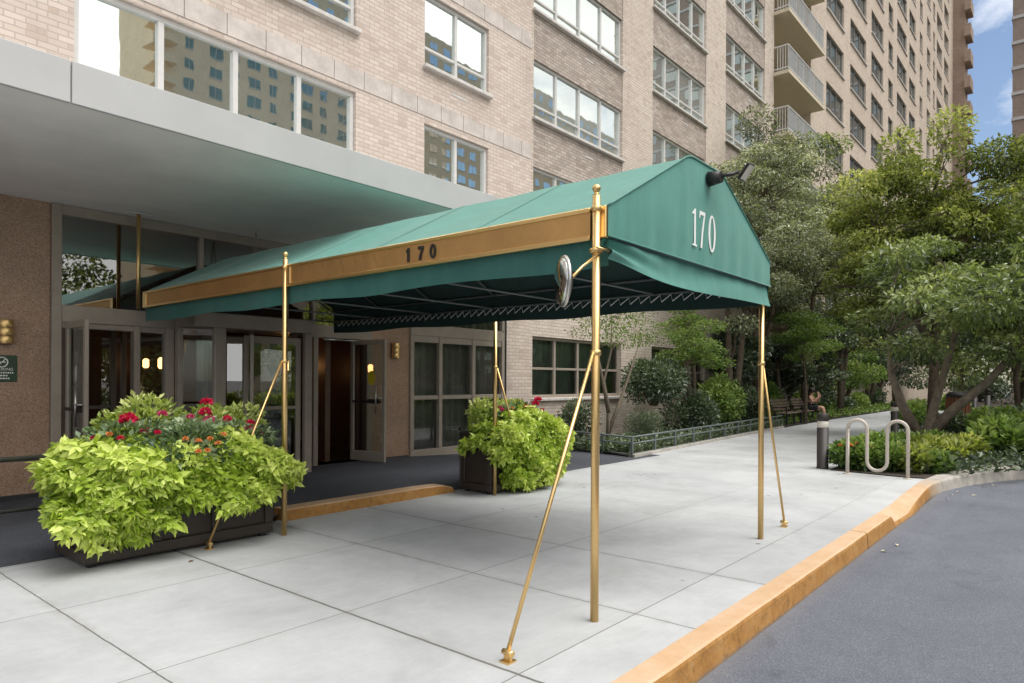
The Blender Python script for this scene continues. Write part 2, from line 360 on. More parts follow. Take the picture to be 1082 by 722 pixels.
M['steel']=m_metal('brushed steel',(.62,.62,.60),.3)
M['mirror']=m_metal('convex mirror face',(.60,.61,.60),.03,.02)
M['rack']=m_simple('beige rack paint',(.56,.50,.43),.35,var=.06)
M['bollard']=m_simple('dark brown bollard',(.026,.021,.019),.5,bump=.1)
M['leafdry']=m_simple('dry leaf',(.66,.60,.38),.8)
M['lens']=m_simple('bollard lens',(.62,.58,.50),.3)
M['planter']=m_simple('brown black planter panel',(.040,.031,.026),.45,bump=.08)
M['railing']=m_simple('white balcony railing',(.58,.58,.57),.5)
M['railpanel']=m_simple('grey balcony panel',(.24,.26,.27),.3)
M['balslab']=m_simple('cream balcony soffit',(.60,.53,.40),.8,var=.06)
M['bark']=m_simple('brown bark',(.115,.088,.062),.9,var=.4,scale=9,bump=.5)
M['barkpale']=m_simple('pale branch bark',(.20,.16,.12),.9,var=.35,scale=9,bump=.4)
M['wood']=m_simple('weathered bench wood',(.13,.095,.07),.8,var=.25)
M['redwood']=m_simple('reddish wooden slats',(.20,.075,.035),.7,var=.25)
M['skin']=m_simple('skin',(.50,.29,.20),.5,var=.05)
M['cloth']=m_simple('black clothes',(.02,.02,.024),.85)
M['hair']=m_simple('dark brown hair',(.025,.015,.010),.6)
M['signgreen']=m_simple('dark green sign',(.030,.065,.035),.4)
M['yellow']=m_simple('yellow sticker',(.62,.48,.02),.5)
M['floodlens']=m_simple('floodlight lens',(.62,.58,.50),.3)
L={}
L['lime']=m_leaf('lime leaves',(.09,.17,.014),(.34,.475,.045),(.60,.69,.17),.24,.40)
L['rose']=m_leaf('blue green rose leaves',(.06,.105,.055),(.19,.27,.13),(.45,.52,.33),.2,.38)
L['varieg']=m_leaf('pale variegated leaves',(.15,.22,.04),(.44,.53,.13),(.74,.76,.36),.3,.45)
L['silver']=m_leaf('grey green shimmering leaves',(.038,.054,.024),(.235,.270,.145),(.80,.82,.66),.36,.25,.8)  # palest tint paints white glints into the leaf colour
L['magnolia']=m_leaf('mid green broad leaves',(.034,.056,.015),(.200,.260,.080),(.60,.65,.38),.42,.28,.8)  # pale end of the ramp stands in for bright glints
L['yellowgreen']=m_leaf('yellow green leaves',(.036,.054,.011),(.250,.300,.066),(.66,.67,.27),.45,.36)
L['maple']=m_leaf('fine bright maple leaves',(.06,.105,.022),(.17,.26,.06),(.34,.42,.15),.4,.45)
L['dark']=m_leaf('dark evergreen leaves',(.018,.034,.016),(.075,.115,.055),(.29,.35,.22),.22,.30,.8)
L['shrub']=m_leaf('garden shrub leaves',(.04,.082,.02),(.20,.31,.075),(.48,.58,.22),.34,.40)
L['ivy']=m_leaf('pale ground cover leaves',(.05,.08,.04),(.15,.20,.11),(.42,.45,.34),.2,.45)
L['red']=m_leaf('crimson petals',(.40,.005,.035),(.62,.012,.08),(.78,.05,.16),.25,.5)
L['pink']=m_leaf('deep pink petals',(.35,.01,.08),(.60,.04,.18),(.7,.12,.28),.25,.5)
L['orange']=m_leaf('orange petals',(.62,.18,.05),(.75,.30,.10),(.82,.48,.18),.25,.5)

# ------------------------------------------------------------------ leaf meshes (numpy)
def unit(a): return a/np.maximum(np.linalg.norm(a,axis=1,keepdims=True),1e-9)
def mesh_np(name,V,F3,F4,tint,mat,parent=None):
    """V (n,3); F3 (a,3); F4 (b,4); tint per face"""
    me=bpy.data.meshes.new(name); me.vertices.add(len(V)); me.vertices.foreach_set('co',V.astype(np.float32).ravel())
    lv=np.concatenate([F3.ravel(),F4.ravel()]).astype(np.int32)
    tot=np.concatenate([np.full(len(F3),3),np.full(len(F4),4)]).astype(np.int32)
    st=np.concatenate([[0],np.cumsum(tot)[:-1]]).astype(np.int32)
    me.loops.add(len(lv)); me.loops.foreach_set('vertex_index',lv)
    me.polygons.add(len(tot)); me.polygons.foreach_set('loop_start',st)
    try: me.polygons.foreach_set('loop_total',tot)
    except Exception: pass
    me.update(calc_edges=True); me.validate()
    at=me.attributes.new('tint','FLOAT','FACE'); at.data.foreach_set('value',tint.astype(np.float32))
    me.materials.append(mat)
    o=link(bpy.data.objects.new(name,me)); o.parent=parent; return o
def leaves(name,P,D,size,wr,tint,mat,parent=None,fold=.18,curv=.25,fine=False):
    n=len(P); D=unit(D); rv=RNG.normal(size=(n,3)); rv[:,2]*=.45
    S=unit(np.cross(D,rv)); N=np.cross(S,D); flip=np.where(N[:,2:3]<0,-1,1); N=N*flip; S=S*flip
    Ls=size[:,None]; W=Ls*wr*.5
    if not fine:
        b=P; tip=P+D*Ls-N*Ls*curv*.6; m=P+D*Ls*.45
        r=m+S*W+N*Ls*fold*.5; l=m-S*W+N*Ls*fold*.5
        V=np.stack([b,r,tip,l],1).reshape(-1,3); i=np.arange(n)[:,None]*4
        F=np.concatenate([i+np.array([[0,1,2]]),i+np.array([[0,2,3]])],1).reshape(-1,3)
        return mesh_np(name,V,F,np.zeros((0,4),int),np.repeat(tint,2),mat,parent)
    st=[(0,0),(.32,1),(.68,.72),(1,0)]; pts=[]
    for t_,w in st:
        c=P+D*Ls*t_-N*Ls*curv*t_*t_; pts.append(c)
        if w: pts.append(c+S*W*w+N*Ls*fold*.35*w); pts.append(c-S*W*w+N*Ls*fold*.35*w)
    V=np.stack(pts,1).reshape(-1,3); i=np.arange(n)[:,None]*8    # c0, c1 r1 l1, c2 r2 l2, c3
    F3=np.concatenate([i+np.array([[0,2,1]]),i+np.array([[0,1,3]]),i+np.array([[4,5,7]]),i+np.array([[4,7,6]])],1).reshape(-1,3)
    F4=np.concatenate([i+np.array([[1,2,5,4]]),i+np.array([[3,1,4,6]])],1).reshape(-1,4)
    return mesh_np(name,V,F3,F4,np.concatenate([np.repeat(tint,4),np.repeat(tint,2)]),mat,parent)
def sph(n):
    v=RNG.normal(size=(n,3)); return unit(v)
def clump_points(c,r,n,shell=.45):
    d=sph(n); rad=(RNG.random(n)**(1/3.))*(1-shell)+shell*RNG.random(n)**.3
    rad=np.clip(rad,0,1.08)[:,None]
    return np.array(c)+d*rad*np.array(r), d
def rand_clumps(c,r,n,cr,seed):
    rg=np.random.default_rng(seed); out=[]
    while len(out)<n:
        d=rg.normal(size=3); d/=np.linalg.norm(d); k=rg.random()**.40
        lobe=1+.16*math.sin(3.1*math.atan2(d[1],d[0])+seed)+.12*math.sin(5.3*d[2]+2.2*d[0]+seed*1.7)
        p=np.array(c)+d*k*np.array(r)*.92*lobe
        s=cr*(.35+.95*rg.random()); out.append((p,(s*1.2,s*1.2,s*.55)))
    return out

def limb(mb,a,b,r0,r1,sag=.12,n=5,nr=6,seed=0):
    rg=random.Random(seed); a=Vector(a); b=Vector(b); L_=(b-a).length; pts=[]; rr=[]
    for i in range(n+1):
        t=i/n; p=a.lerp(b,t); k=math.sin(PI*t)
        p=p+Vector((rg.uniform(-1,1)*.05*L_*k,rg.uniform(-1,1)*.05*L_*k,sag*L_*k)); pts.append(p); rr.append(r0+(r1-r0)*t)
    mb.tube(pts,rr,nr); return pts
def tree(name,label,base,trunks,clumps,nleaf,ls,wr,leafmat,barkmat,group=None,r0=.12,seed=1,droop=.25,parts=('trunk','crown'),cat='tree',flat=0):
    """trunks: list of polylines (world xyz) ; clumps: (centre, radii) in world coordinates"""
    root=empty(name,base,label,cat,group); B=np.array(base); mb=MB(); tips=[]
    for k,pl in enumerate(trunks):
        pl=[np.array(p)-B for p in pl]; m=len(pl)
        mb.tube(pl,[r0*(1-.72*i/(m-1)) for i in range(m)],9); tips.append(pl)
    rg=random.Random(seed)
    for k,(c,r) in enumerate(clumps):
        c=np.array(c)-B
        best=min(((np.linalg.norm(c-p)+max(0,p[2]-c[2]+.1)*2,i,j) for i,pl in enumerate(tips) for j,p in enumerate(pl) if j>0),key=lambda x:x[0])
        pl=tips[best[1]]; p=pl[best[2]]; rr=r0*(1-.72*best[2]/(len(pl)-1))*.55
        pts=limb(mb,p,c,rr,.008,.06,5,5,seed+k)
        for q in range(4):   # twigs
            d=Vector((rg.uniform(-1,1)*r[0],rg.uniform(-1,1)*r[1],rg.uniform(-.3,.8)*r[2]))
            limb(mb,pts[-3+q%3],Vector(c)+d,rr*.35,.004,.05,3,4,seed*7+k*5+q)
    mb.build(parts[0],barkmat,root)
    vol=np.array([r[0]*r[1]*r[2] for _,r in clumps])**.75; cnt=np.maximum(20,(nleaf*vol/vol.sum())).astype(int)
    Ps=[];Ds=[];Ts=[]
    for (c,r),n in zip(clumps,cnt):
        p,d=clump_points(np.array(c)-B,np.array(r)*1.12,n,.08); Ps.append(p)
        dd=d*.8+RNG.normal(size=(n,3))*.55; dd[:,2]-=droop
        if flat: dd[:,2]*=.35
        Ds.append(dd)
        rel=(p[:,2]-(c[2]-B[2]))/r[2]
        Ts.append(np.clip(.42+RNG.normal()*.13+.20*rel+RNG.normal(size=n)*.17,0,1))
    P=np.concatenate(Ps); n=len(P)
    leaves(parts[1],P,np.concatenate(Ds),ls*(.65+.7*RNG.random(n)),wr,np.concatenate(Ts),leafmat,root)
    return root
def shrub(name,label,c,r,n,ls,wr,leafmat,group=None,cat='shrub',flowers=None,nclump=9,seed=1,up=.3):
    base=(c[0],c[1],c[2]); root=empty(name,base,label,cat,group); rg=np.random.default_rng(seed)
    Ps=[];Ds=[];Ts=[]; mb=MB()
    for k in range(nclump):
        a=rg.random()*2*PI; q=rg.random()**.6
        cc=np.array([math.cos(a)*q*r[0]*.7,math.sin(a)*q*r[1]*.7,r[2]*(.35+.4*rg.random()*(1.2-q))])
        rr=np.array(r)*(.35+.2*rg.random()); rr[2]=r[2]*.38
        limb(mb,(cc[0]*.2,cc[1]*.2,-.02),cc,.014*max(1,r[2]),.004,.05,4,5,seed+k)
        m=n//nclump; p,d=clump_points(cc,rr,m); p[:,2]=np.maximum(p[:,2],.02); Ps.append(p)
        dd=d*.9+rg.normal(size=(m,3))*.45; dd[:,2]+=up; Ds.append(dd)
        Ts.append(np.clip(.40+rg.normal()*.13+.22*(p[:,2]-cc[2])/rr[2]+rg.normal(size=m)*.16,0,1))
    mb.build('stem',M['bark'],root)
    P=np.concatenate(Ps); m=len(P)
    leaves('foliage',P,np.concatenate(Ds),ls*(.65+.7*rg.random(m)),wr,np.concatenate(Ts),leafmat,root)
    if flowers:
        fm,cnt,fs=flowers
        for k in range(cnt):
            a=rg.random()*2*PI; q=math.sqrt(rg.random())*.85
            blossom((math.cos(a)*q*r[0],math.sin(a)*q*r[1],r[2]*(.98-.35*q*q)),fs,fm,root)
    return root
def blossom(c,r,mat,parent,n=46):
    d=sph(n); d[:,2]=np.abs(d[:,2])*.9-.15; P=np.array(c)+d*r*.55
    return leaves('blossom',P,d+RNG.normal(size=(n,3))*.5,np.full(n,r*.8),.85,np.clip(RNG.random(n),0,1),mat,parent,.3,.3)

# ------------------------------------------------------------------ camera
F_PX,YAW,HOR,ROLL=720.69,.695042,402.43,R(-.3)
cam=bpy.data.cameras.new('Camera'); co=link(bpy.data.objects.new('Camera',cam)); sc.camera=co
Fv=Vector((math.cos(YAW),math.sin(YAW),0)); Rv=Vector((math.sin(YAW),-math.cos(YAW),0)); Zv=Vector((0,0,1))
c_,s_=math.cos(ROLL),math.sin(ROLL)
xa=Rv*c_-Zv*s_; ya=Rv*s_+Zv*c_
co.matrix_world=Matrix(((xa.x,ya.x,-Fv.x,0),(xa.y,ya.y,-Fv.y,0),(xa.z,ya.z,-Fv.z,1.5),(0,0,0,1)))
cam.sensor_width=36; cam.lens=F_PX/1082*36; cam.shift_y=(HOR-361)/1082; cam.clip_end=3000; cam.clip_start=.05

# ------------------------------------------------------------------ world and sun
SUN_EL,SUN_AZ=R(64),R(290)     # azimuth measured from +X towards +Y of the direction TO the sun
w=bpy.data.worlds.new('World'); sc.world=w; w.use_nodes=True; nt=w.node_tree; nt.nodes.clear()
sky=nt.nodes.new('ShaderNodeTexSky'); sky.sky_type='NISHITA'; sky.sun_disc=False
sky.sun_elevation=SUN_EL; sky.sun_rotation=PI/2-SUN_AZ; sky.air_density=1.0; sky.dust_density=1.0; sky.ozone_density=1.0
tc=nt.nodes.new('ShaderNodeTexCoord'); mp=nt.nodes.new('ShaderNodeMapping'); mp.inputs['Scale'].default_value=(1.6,1.6,3.2)
nz=nt.nodes.new('ShaderNodeTexNoise'); nz.inputs['Scale'].default_value=1.9; nz.inputs['Detail'].default_value=8; nz.inputs['Roughness'].default_value=.62; nz.inputs['Distortion'].default_value=.5
cr=nt.nodes.new('ShaderNodeValToRGB'); cr.color_ramp.elements[0].position=.57; cr.color_ramp.elements[0].color=(0,0,0,1); cr.color_ramp.elements[1].position=.86; cr.color_ramp.elements[1].color=(1,1,1,1)
mx=nt.nodes.new('ShaderNodeMixRGB'); mx.inputs['Color2'].default_value=(10.5,10.3,10.0,1)
bg=nt.nodes.new('ShaderNodeBackground'); bg.inputs['Strength'].default_value=.15
ow=nt.nodes.new('ShaderNodeOutputWorld')
spz=nt.nodes.new('ShaderNodeSeparateXYZ'); nt.links.new(tc.outputs['Generated'],spz.inputs[0])
def wm(op,a,b):
    m=nt.nodes.new('ShaderNodeMath'); m.operation=op
    for i,v in enumerate((a,b)):
        if isinstance(v,bpy.types.NodeSocket): nt.links.new(v,m.inputs[i])
        else: m.inputs[i].default_value=v
    return m
msk=wm('MULTIPLY',wm('SUBTRACT',wm('MULTIPLY',spz.outputs[2],.75).outputs[0],spz.outputs[1]).outputs[0],.42); msk.use_clamp=True  # unseen cloud bank overhead and over the driveway, added to raise the fill
addn=wm('ADD',nz.outputs['Fac'],msk.outputs[0])
for a,b in ((tc.outputs['Generated'],mp.inputs[0]),(mp.outputs[0],nz.inputs['Vector']),(addn.outputs[0],cr.inputs['Fac']),(cr.outputs['Color'],mx.inputs['Fac']),(sky.outputs[0],mx.inputs['Color1']),(mx.outputs[0],bg.inputs['Color']),(bg.outputs[0],ow.inputs['Surface'])): nt.links.new(a,b)
sun=bpy.data.lights.new('Sun','SUN'); sun.energy=3.1; sun.angle=R(46); sun.color=(1,.97,.93)
so=link(bpy.data.objects.new('Sun',sun))
dv=Vector((math.cos(SUN_EL)*math.cos(SUN_AZ),math.cos(SUN_EL)*math.sin(SUN_AZ),math.sin(SUN_EL)))
so.rotation_euler=dv.to_track_quat('Z','Y').to_euler(); so.location=dv*60
sc.view_settings.view_transform='Standard'; sc.view_settings.look='None'; sc.view_settings.exposure=0; sc.view_settings.gamma=1
sc.cycles.max_bounces=8; sc.cycles.transparent_max_bounces=16

# ------------------------------------------------------------------ the setting
def poly(name,pts,z,m):
    mb=MB(); mb.add([(x,y,z) for x,y in pts],[tuple(range(len(pts)))]); return struct(name,mb,m)
g=MB(); g.quad((-600,-600,-.20),(900,-600,-.20),(900,600,-.20),(-600,600,-.20)); struct('ground',g,M['ground'])
# driveway: gently domed sheet
g=MB()
def rd(u,v):
    x=-25+u*115; y=-26+v*27.63
    return (x,y,-.16+.02*math.sin(PI*v))
g.sheet(rd,40,14); struct('road',g,M['asphalt'])
YB=6.56
walk=[(-25,1.78),(8.85,1.78),(9.55,1.79),(10.3,1.82),(11.74,1.86),(12.3,1.84),(12.26,2.2),(12.42,3.28),(20.8,3.72),(30,4.3),(48,5.3),(75,6.6),(75,8.3),(40,7.82),(30,7.74),(24,7.55),(11.8,6.74),(11.8,YB),(-25,YB)]
poly('sidewalk',walk,0,M['conc'])
# entrance paving, rising a little to the doors
g=MB()
def hz(x): 
    def ss(a,b,t): t=min(1,max(0,(t-a)/(b-a))); return t*t*(3-2*t)
    return .004+.096*ss(1.2,3.2,x)*(1-ss(7.6,11.0,x))
def pv(u,v):
    x=-25+u*37.6; y=YB+v*(9.9-YB); return (x,y,hz(x)*1.0 if v>0 else hz(x)*(1.0 if 4<x<6.5 else .0)+.004)
g.sheet(pv,120,6); struct('entrance_paving',g,M['carpet'])
# beds
poly('garden_soil',[(11.8,6.74),(24,7.55),(30,7.74),(40,7.82),(75,8.3),(75,9.8),(12.6,9.8),(12.2,8.2)],.03,M['soil'])
poly('bed_soil',[(12.42,3.28),(12.26,2.2),(12.3,1.84),(12.83,1.79),(13.5,1.66),(14.2,1.46),(14.75,1.29),(15.33,.85),(16.3,.05),(17.3,-1.1),(18.1,-2.8),(18.8,-6),(19.2,-14),(90,-14),(90,7.4),(75,6.6),(48,5.3),(30,4.3),(20.8,3.72)],.015,M['soil'])
# kerb: swept profile, stations (back, front, top at the back, top at the front)
def kerb(name,st,mat):
    mb=MB(); rows=[]
    for (bx,by),(fx,fy),zb,zt in st:
        dx,dy=fx-bx,fy-by
        rows.append([(bx-dx*.05,by-dy*.05,-.02),(bx-dx*.05,by-dy*.05,zb+.003),(bx+dx*.86,by+dy*.86,zb+(zt-zb)*.86+.003),(bx+dx*.96,by+dy*.96,zt-.006),(fx,fy,zt-.024),(fx+dx*.10,fy+dy*.10,-.20)])
    n=6; vs=[p for r_ in rows for p in r_]; fs=[]
    for i in range(len(rows)-1):
        for k in range(n-1): fs.append((i*n+k,i*n+k+1,(i+1)*n+k+1,(i+1)*n+k))
    fs.append(tuple(range(n))); fs.append(tuple((len(rows)-1)*n+k for k in range(n))[::-1])
    mb.add(vs,fs); return struct(name,mb,mat)
rr=random.Random(3)
def straight(x0,x1,n):
    o=[]
    for i in range(n+1):
        d=rr.uniform(-.002,.002); o.append(((x0+(x1-x0)*i/n,1.78),(x0+(x1-x0)*i/n,1.63+d),d*.4,d*.5))
    return o
for a,b in ((-25,1.49),(1.51,7.49)): kerb('kerb',straight(a,b,max(6,int((b-a)*4))),M['gold'])
kerb('kerb',straight(7.51,8.6,6)+[((8.66,1.78),(8.68,1.63),0,-.012),((8.84,1.78),(8.86,1.62),0,-.125),((9.55,1.79),(9.6,1.60),0,-.132),((9.9,1.80),(9.95,1.61),0,-.085),((10.3,1.82),(10.33,1.63),0,-.015),((11.0,1.84),(11.0,1.66),0,0),((11.74,1.86),(11.7,1.68),0,0),((12.3,1.84),(12.25,1.63),.006,.004)],M['gold'])
kerb('kerb',[((12.31,1.84),(12.26,1.63),.006,.004),((12.83,1.79),(12.75,1.53),.012,.01),((13.5,1.66),(13.36,1.36),.02,.02),((14.2,1.46),(14.0,1.13),.03,.03),((14.75,1.29),(14.52,.92),.04,.04),((15.33,.85),(15.06,.58),.05,.05),((16.3,.05),(16.02,-.18),.05,.05),((17.3,-1.1),(17.0,-1.3),.05,.05),((18.1,-2.8),(17.8,-2.9),.05,.05),((18.8,-6),(18.5,-6),.05,.05),((19.2,-14),(18.9,-14),.05,.05)],M['kerbgrey'])
# raised kerb at the entrance paving
mb=MB(); pr=[(4.0,.125),(6.0,.125),(6.35,.115),(6.52,.07),(6.56,.02)]
rows=[]
for x,z in pr: rows.append([(x,6.455,-.01),(x,6.46,z-.012),(x,6.475,z),(x,6.66,z),(x,6.665,-.01)])
vs=[p for r_ in rows for p in r_]; fs=[(i*5+k,i*5+k+1,(i+1)*5+k+1,(i+1)*5+k) for i in range(len(rows)-1) for k in range(4)]; fs+= [tuple(range(5))[::-1],tuple(range((len(rows)-1)*5,len(rows)*5))]
mb.add(vs,fs); struct('entrance_kerb',mb,M['gold'])

# ------------------------------------------------------------------ the apartment building
bld=empty('apartment_building',(0,0,0),'long pale brick apartment building with ribbon windows, balconies and a ground floor entrance','building')
def holes_wall(mb,x0,x1,z0,z1,y,holes,depth=.14,mi=0):
    xs=sorted({x0,x1,*[h[0] for h in holes],*[h[1] for h in holes]}); zs=sorted({z0,z1,*[h[2] for h in holes],*[h[3] for h in holes]})
    xs=[x for x in xs if x0<=x<=x1]; zs=[z for z in zs if z0<=z<=z1]
    for i in range(len(xs)-1):
        for j in range(len(zs)-1):
            cx,cz=(xs[i]+xs[i+1])/2,(zs[j]+zs[j+1])/2
            if any(h[0]<cx<h[1] and h[2]<cz<h[3] for h in holes): continue
            mb.quad((xs[i],y,zs[j]),(xs[i+1],y,zs[j]),(xs[i+1],y,zs[j+1]),(xs[i],y,zs[j+1]),mi)
    for a,b,c,d in holes:
        c2,d2=max(c,z0),min(d,z1); Y=y+depth
        mb.quad((a,y,c2),(a,y,d2),(a,Y,d2),(a,Y,c2),mi); mb.quad((b,y,c2),(b,Y,c2),(b,Y,d2),(b,y,d2),mi)
        mb.quad((a,y,d2),(b,y,d2),(b,Y,d2),(a,Y,d2),mi); mb.quad((a,y,c2),(a,Y,c2),(b,Y,c2),(b,y,c2),mi)
ZT=45.
def add_window(parent,x0,x1,z0,z1,y,nc,low=0,fm='alu',pm='pane',sill=True,fw=.05,top=None,wname='window'):
    """frame set in the reveal; local origin at the lower left corner"""
    W,H=x1-x0,z1-z0; f=MB(); p=MB()
    f.box(0,W,-.03,.05,0,fw,bev=.008); f.box(0,W,-.03,.05,H-fw,H,bev=.008); f.box(0,fw,-.032,.05,fw,H-fw,bev=.008); f.box(W-fw,W,-.032,.05,fw,H-fw,bev=.008)
    for i in range(1,nc): 
        x=W*i/nc; f.box(x-fw*.55,x+fw*.55,-.028,.05,fw,H-fw,bev=.006)
    if low:
        for i in range(nc):
            f.box(W*i/nc+fw*.6,W*(i+1)/nc-fw*.6,-.02,.045,H*low-fw*.4,H*low+fw*.4,bev=.005)
    for i in range(nc):
        a,b=W*i/nc+fw*.4,W*(i+1)/nc-fw*.4; ry=RNG.normal()*.0035; rz_=RNG.normal()*.0035
        p.quad((a,.02-ry,fw*.5),(b,.02+ry,fw*.5),(b,.02+ry+rz_,H-fw*.5),(a,.02-ry+rz_,H-fw*.5))
    wo=f.build(wname,M[fm],parent,(x0,y,z0)); p.build('pane',M[pm],wo)
    if sill:
        s=MB(); s.box(-.05,W+.05,-.19,.06,-.075,-.003,bev=.01); s.build('sill',M['sill'],wo)
    return wo
# near wall, y = 9.6
YN=9.6; wall=MB(); hn=[(3.0,7.28,4.95,6.45)]
rowsN=[5.0+2.5*k for k in range(16)]
for k,z in enumerate(rowsN):
    hn.append((8.87,10.70,z,z+1.39))
    if k>0: hn.append((3.0,7.28,z+.02,z+1.42))
    hn.append((-4.2,-.6,z,z+1.39)); hn.append((-10,-6.4,z,z+1.39))
holes_wall(wall,-25,12.13,3.92,ZT,YN,hn)
holes_wall(wall,11.30,12.13,-.05,3.64,YN,[])
wall.quad((12.13,YN,-.05),(12.13,9.80,-.05),(12.13,9.80,ZT),(12.13,YN,ZT))
# body behind: back, ends, roof
wall.quad((-25,26,-.05),(79,26,-.05),(79,26,ZT),(-25,26,ZT)); wall.quad((-25,YN,ZT),(79,YN,ZT),(79,26,ZT),(-25,26,ZT)); wall.quad((-25,YN,-.05),(-25,26,-.05),(-25,26,ZT),(-25,YN,ZT))
wall.build('wall',M['brick'],bld)
for k in range(16):
    z=6.53+2.5*k; mb=MB(); mb.box(-25,12.135,YN-.012,YN+.05,z,z+.31); mb.build('stone_course',M['stone'],bld)
add_window(bld,3.0,7.28,4.95,6.45,YN+.09,4,0,'alu','skypane',False,.075)
wB=None; wA=None; wL=None
for k,z in enumerate(rowsN[:8]):
    if wB is None:
        wB=add_window(bld,8.87,10.70,z,z+1.39,YN+.09,2,.27,'alu','pane',True,.065)
        wA=add_window(bld,3.0,7.28,z+2.52,z+2.5+1.42,YN+.09,4,.27,'alu','pane',True,.065)
    else:
        o=copy_tree(wB,bld); o.location.z=z
        if k>1: o=copy_tree(wA,bld); o.location.z=z+.02
mbs=MB()
for k,z in enumerate(rowsN):
    for x0,x1 in ((-4.2,-.6),(-10,-6.4)): mbs.quad((x0,YN+.1,z),(x1,YN+.1,z),(x1,YN+.1,z+1.39),(x0,YN+.1,z+1.39))
    if k>7:
        for x0,x1 in ((3,7.28),(8.87,10.7)): mbs.quad((x0,YN+.1,z),(x1,YN+.1,z),(x1,YN+.1,z+1.42),(x0,YN+.1,z+1.42))
tag(mbs.build('window_panes',M['pane'],bld),kind='stuff')
mbs=MB()   # small brick vents under the windows
for k in range(1,6):
    mbs.box(9.6,10.0,YN-.006,YN+.02,4.65+2.5*k,4.70+2.5*k)
tag(mbs.build('wall_vents',M['sill'],bld),kind='stuff')
# far wall, y = 9.75, piers with ribbon windows and spandrels
YF=9.75; bays=[(12.42,16.40),(18.13,21.84),(23.50,27.37)]
pier=MB(); hf=[]
for a,b in bays: hf.append((a,b,4.2,ZT-1)); hf.append((a,b,1.10,2.54))
holes_wall(pier,12.13,28.43,-.05,ZT,YF,hf,.2)
pier.build('pier_wall',M['brick2'],bld)
sp=MB(); 
rowsF=[5.12+2.5*k for k in range(16)]
for a,b in bays:
    zs=[4.2]+[v for z in rowsF for v in (z,z+1.36)]
    for i in range(0,len(zs)-1,2):
        sp.box(a+.004,b-.004,YF+.025,YF+.30,zs[i],zs[i+1])
    sp.box(a+.004,b-.004,YF+.025,YF+.30,zs[-1],ZT-1)
sp.build('spandrel',M['spandrel'],bld)
mbs=MB()
for a,b in bays:
    for k in range(0,5):
        xm=(a+b)/2+.2; mbs.box(xm,xm+.35,YF+.018,YF+.06,rowsF[k]-.38,rowsF[k]-.33)
tag(mbs.build('spandrel_vents',M['sill'],bld),kind='stuff')
for bi,(a,b) in enumerate(bays):
    first=None
    for k in range(9):
        z=rowsF[k]
        if k==0: first=[]
        if k in (0,1): first.append(add_window(bld,a,b,z,z+1.36,YF+.11,4,.24,'alu','pane' if k==0 else 'panec',True,.06))
        else: o=copy_tree(first[(k*3+bi*2+k//2)%2],bld); o.location.z=z
    add_window(bld,a,b,1.10,2.54,YF+.11,4,.48,'bronze','glass2',True,.07)
    cm=MB(); cm.sheet(lambda u,v,a=a,b=b:(a+u*(b-a),YF+.27+.03*math.sin(u*95)+.012*math.sin(u*31),1.1+1.44*v),160,1); cm.build('curtain',M['curtaing'],bld)
# balcony bay x 28.43 - 35.5
rec=MB(); zf=[4.2+2.5*k for k in range(16)]
rec.quad((28.43,YF,-.05),(28.43,11.4,-.05),(28.43,11.4,ZT),(28.43,YF,ZT)); rec.quad((28.43,11.4,-.05),(33.4,11.4,-.05),(33.4,11.4,ZT),(28.43,11.4,ZT)); rec.quad((33.4,11.4,-.05),(33.4,YF,-.05),(33.4,YF,ZT),(33.4,11.4,ZT))
rec.build('recess_wall',M['brick2'],bld)
def balcony(parent,z):
    b=MB(); b.box(28.35,33.35,9.12,11.38,-.14,0); o=b.build('balcony',M['balslab'],parent,(0,0,z))
    r=MB(); y=9.17
    r.box(28.4,33.3,y-.02,y+.02,1.0,1.04); r.box(28.4,33.3,y-.015,y+.015,.10,.14); r.box(28.38,28.42,y,YF-.02,1.0,1.05); r.box(28.385,28.415,y,YF-.02,.10,.14)
    n=40
    for i in range(n+1):
        x=28.4+4.88*i/n; wd=.020 if i%8==0 else .008; r.box(x-wd,x+wd,y-.012,y+.012,0,1.0)
    for i in range(5): yy=y+(YF-y-.05)*i/5; r.box(28.39,28.41,yy-.012,yy+.012,0,1.0)
    r.build('railing',M['railing'],o)
    p=MB()
    for i in range(4): x=28.5+1.2*i; p.box(x+.1,x+.9,y+.022,y+.03,.16,.98)
    p.build('privacy_panel',M['railpanel'],o)
    d=MB(); d.box(30.2,31.2,11.33,11.42,.02,1.95); d.box(31.6,33.0,11.33,11.42,.5,1.95); d.build('balcony_window',M['panet'],o)
    return o
b0=None
for z in zf[:12]:
    if b0 is None: b0=balcony(bld,z)
    else: o=copy_tree(b0,bld); o.location.z=z
# tower wall
tc_=[(35.9,39.1),(40.45,44.0),(45.3,48.5),(50.0,51.4),(52.7,56.0),(57.0,59.4),(61.2,62.4),(64.4,66.0),(67.4,68.3),(69.3,72.2),(73.4,76.1)]
tw=MB(); ht=[(a,b,z,z+1.36) for a,b in tc_ for z in [2.62+2.5*k for k in range(17)]]
holes_wall(tw,33.4,79,-.05,ZT,YF,ht,.16); tw.build('tower_wall',M['brickfar'],bld)
st=MB(); nparts=0
for ci,(a,b) in enumerate(tc_):
    nc=max(1,round((b-a)/1.05)); first=None
    for k in range(17):
        z=2.62+2.5*k
        show=(ci<8 and 4<=k<=10)
        if show and nparts<42:
            nparts+=1
            if first is None: first=add_window(bld,a,b,z,z+1.36,YF+.11,nc,.24,'darkframe','panet',True,.06)
            else: o=copy_tree(first,bld); o.location.z=z
        else:
            for i in range(nc):
                x0=a+(b-a)*i/nc+.05; x1=a+(b-a)*(i+1)/nc-.05; st.quad((x0,YF+.12,z+.05),(x1,YF+.12,z+.05),(x1,YF+.12,z+1.3),(x0,YF+.12,z+1.3),0)
            st.box(a,b,YF+.125,YF+.15,z,z+1.36,1); st.box(a-.05,b+.05,YF-.05,YF+.1,z-.07,z-.003,2)
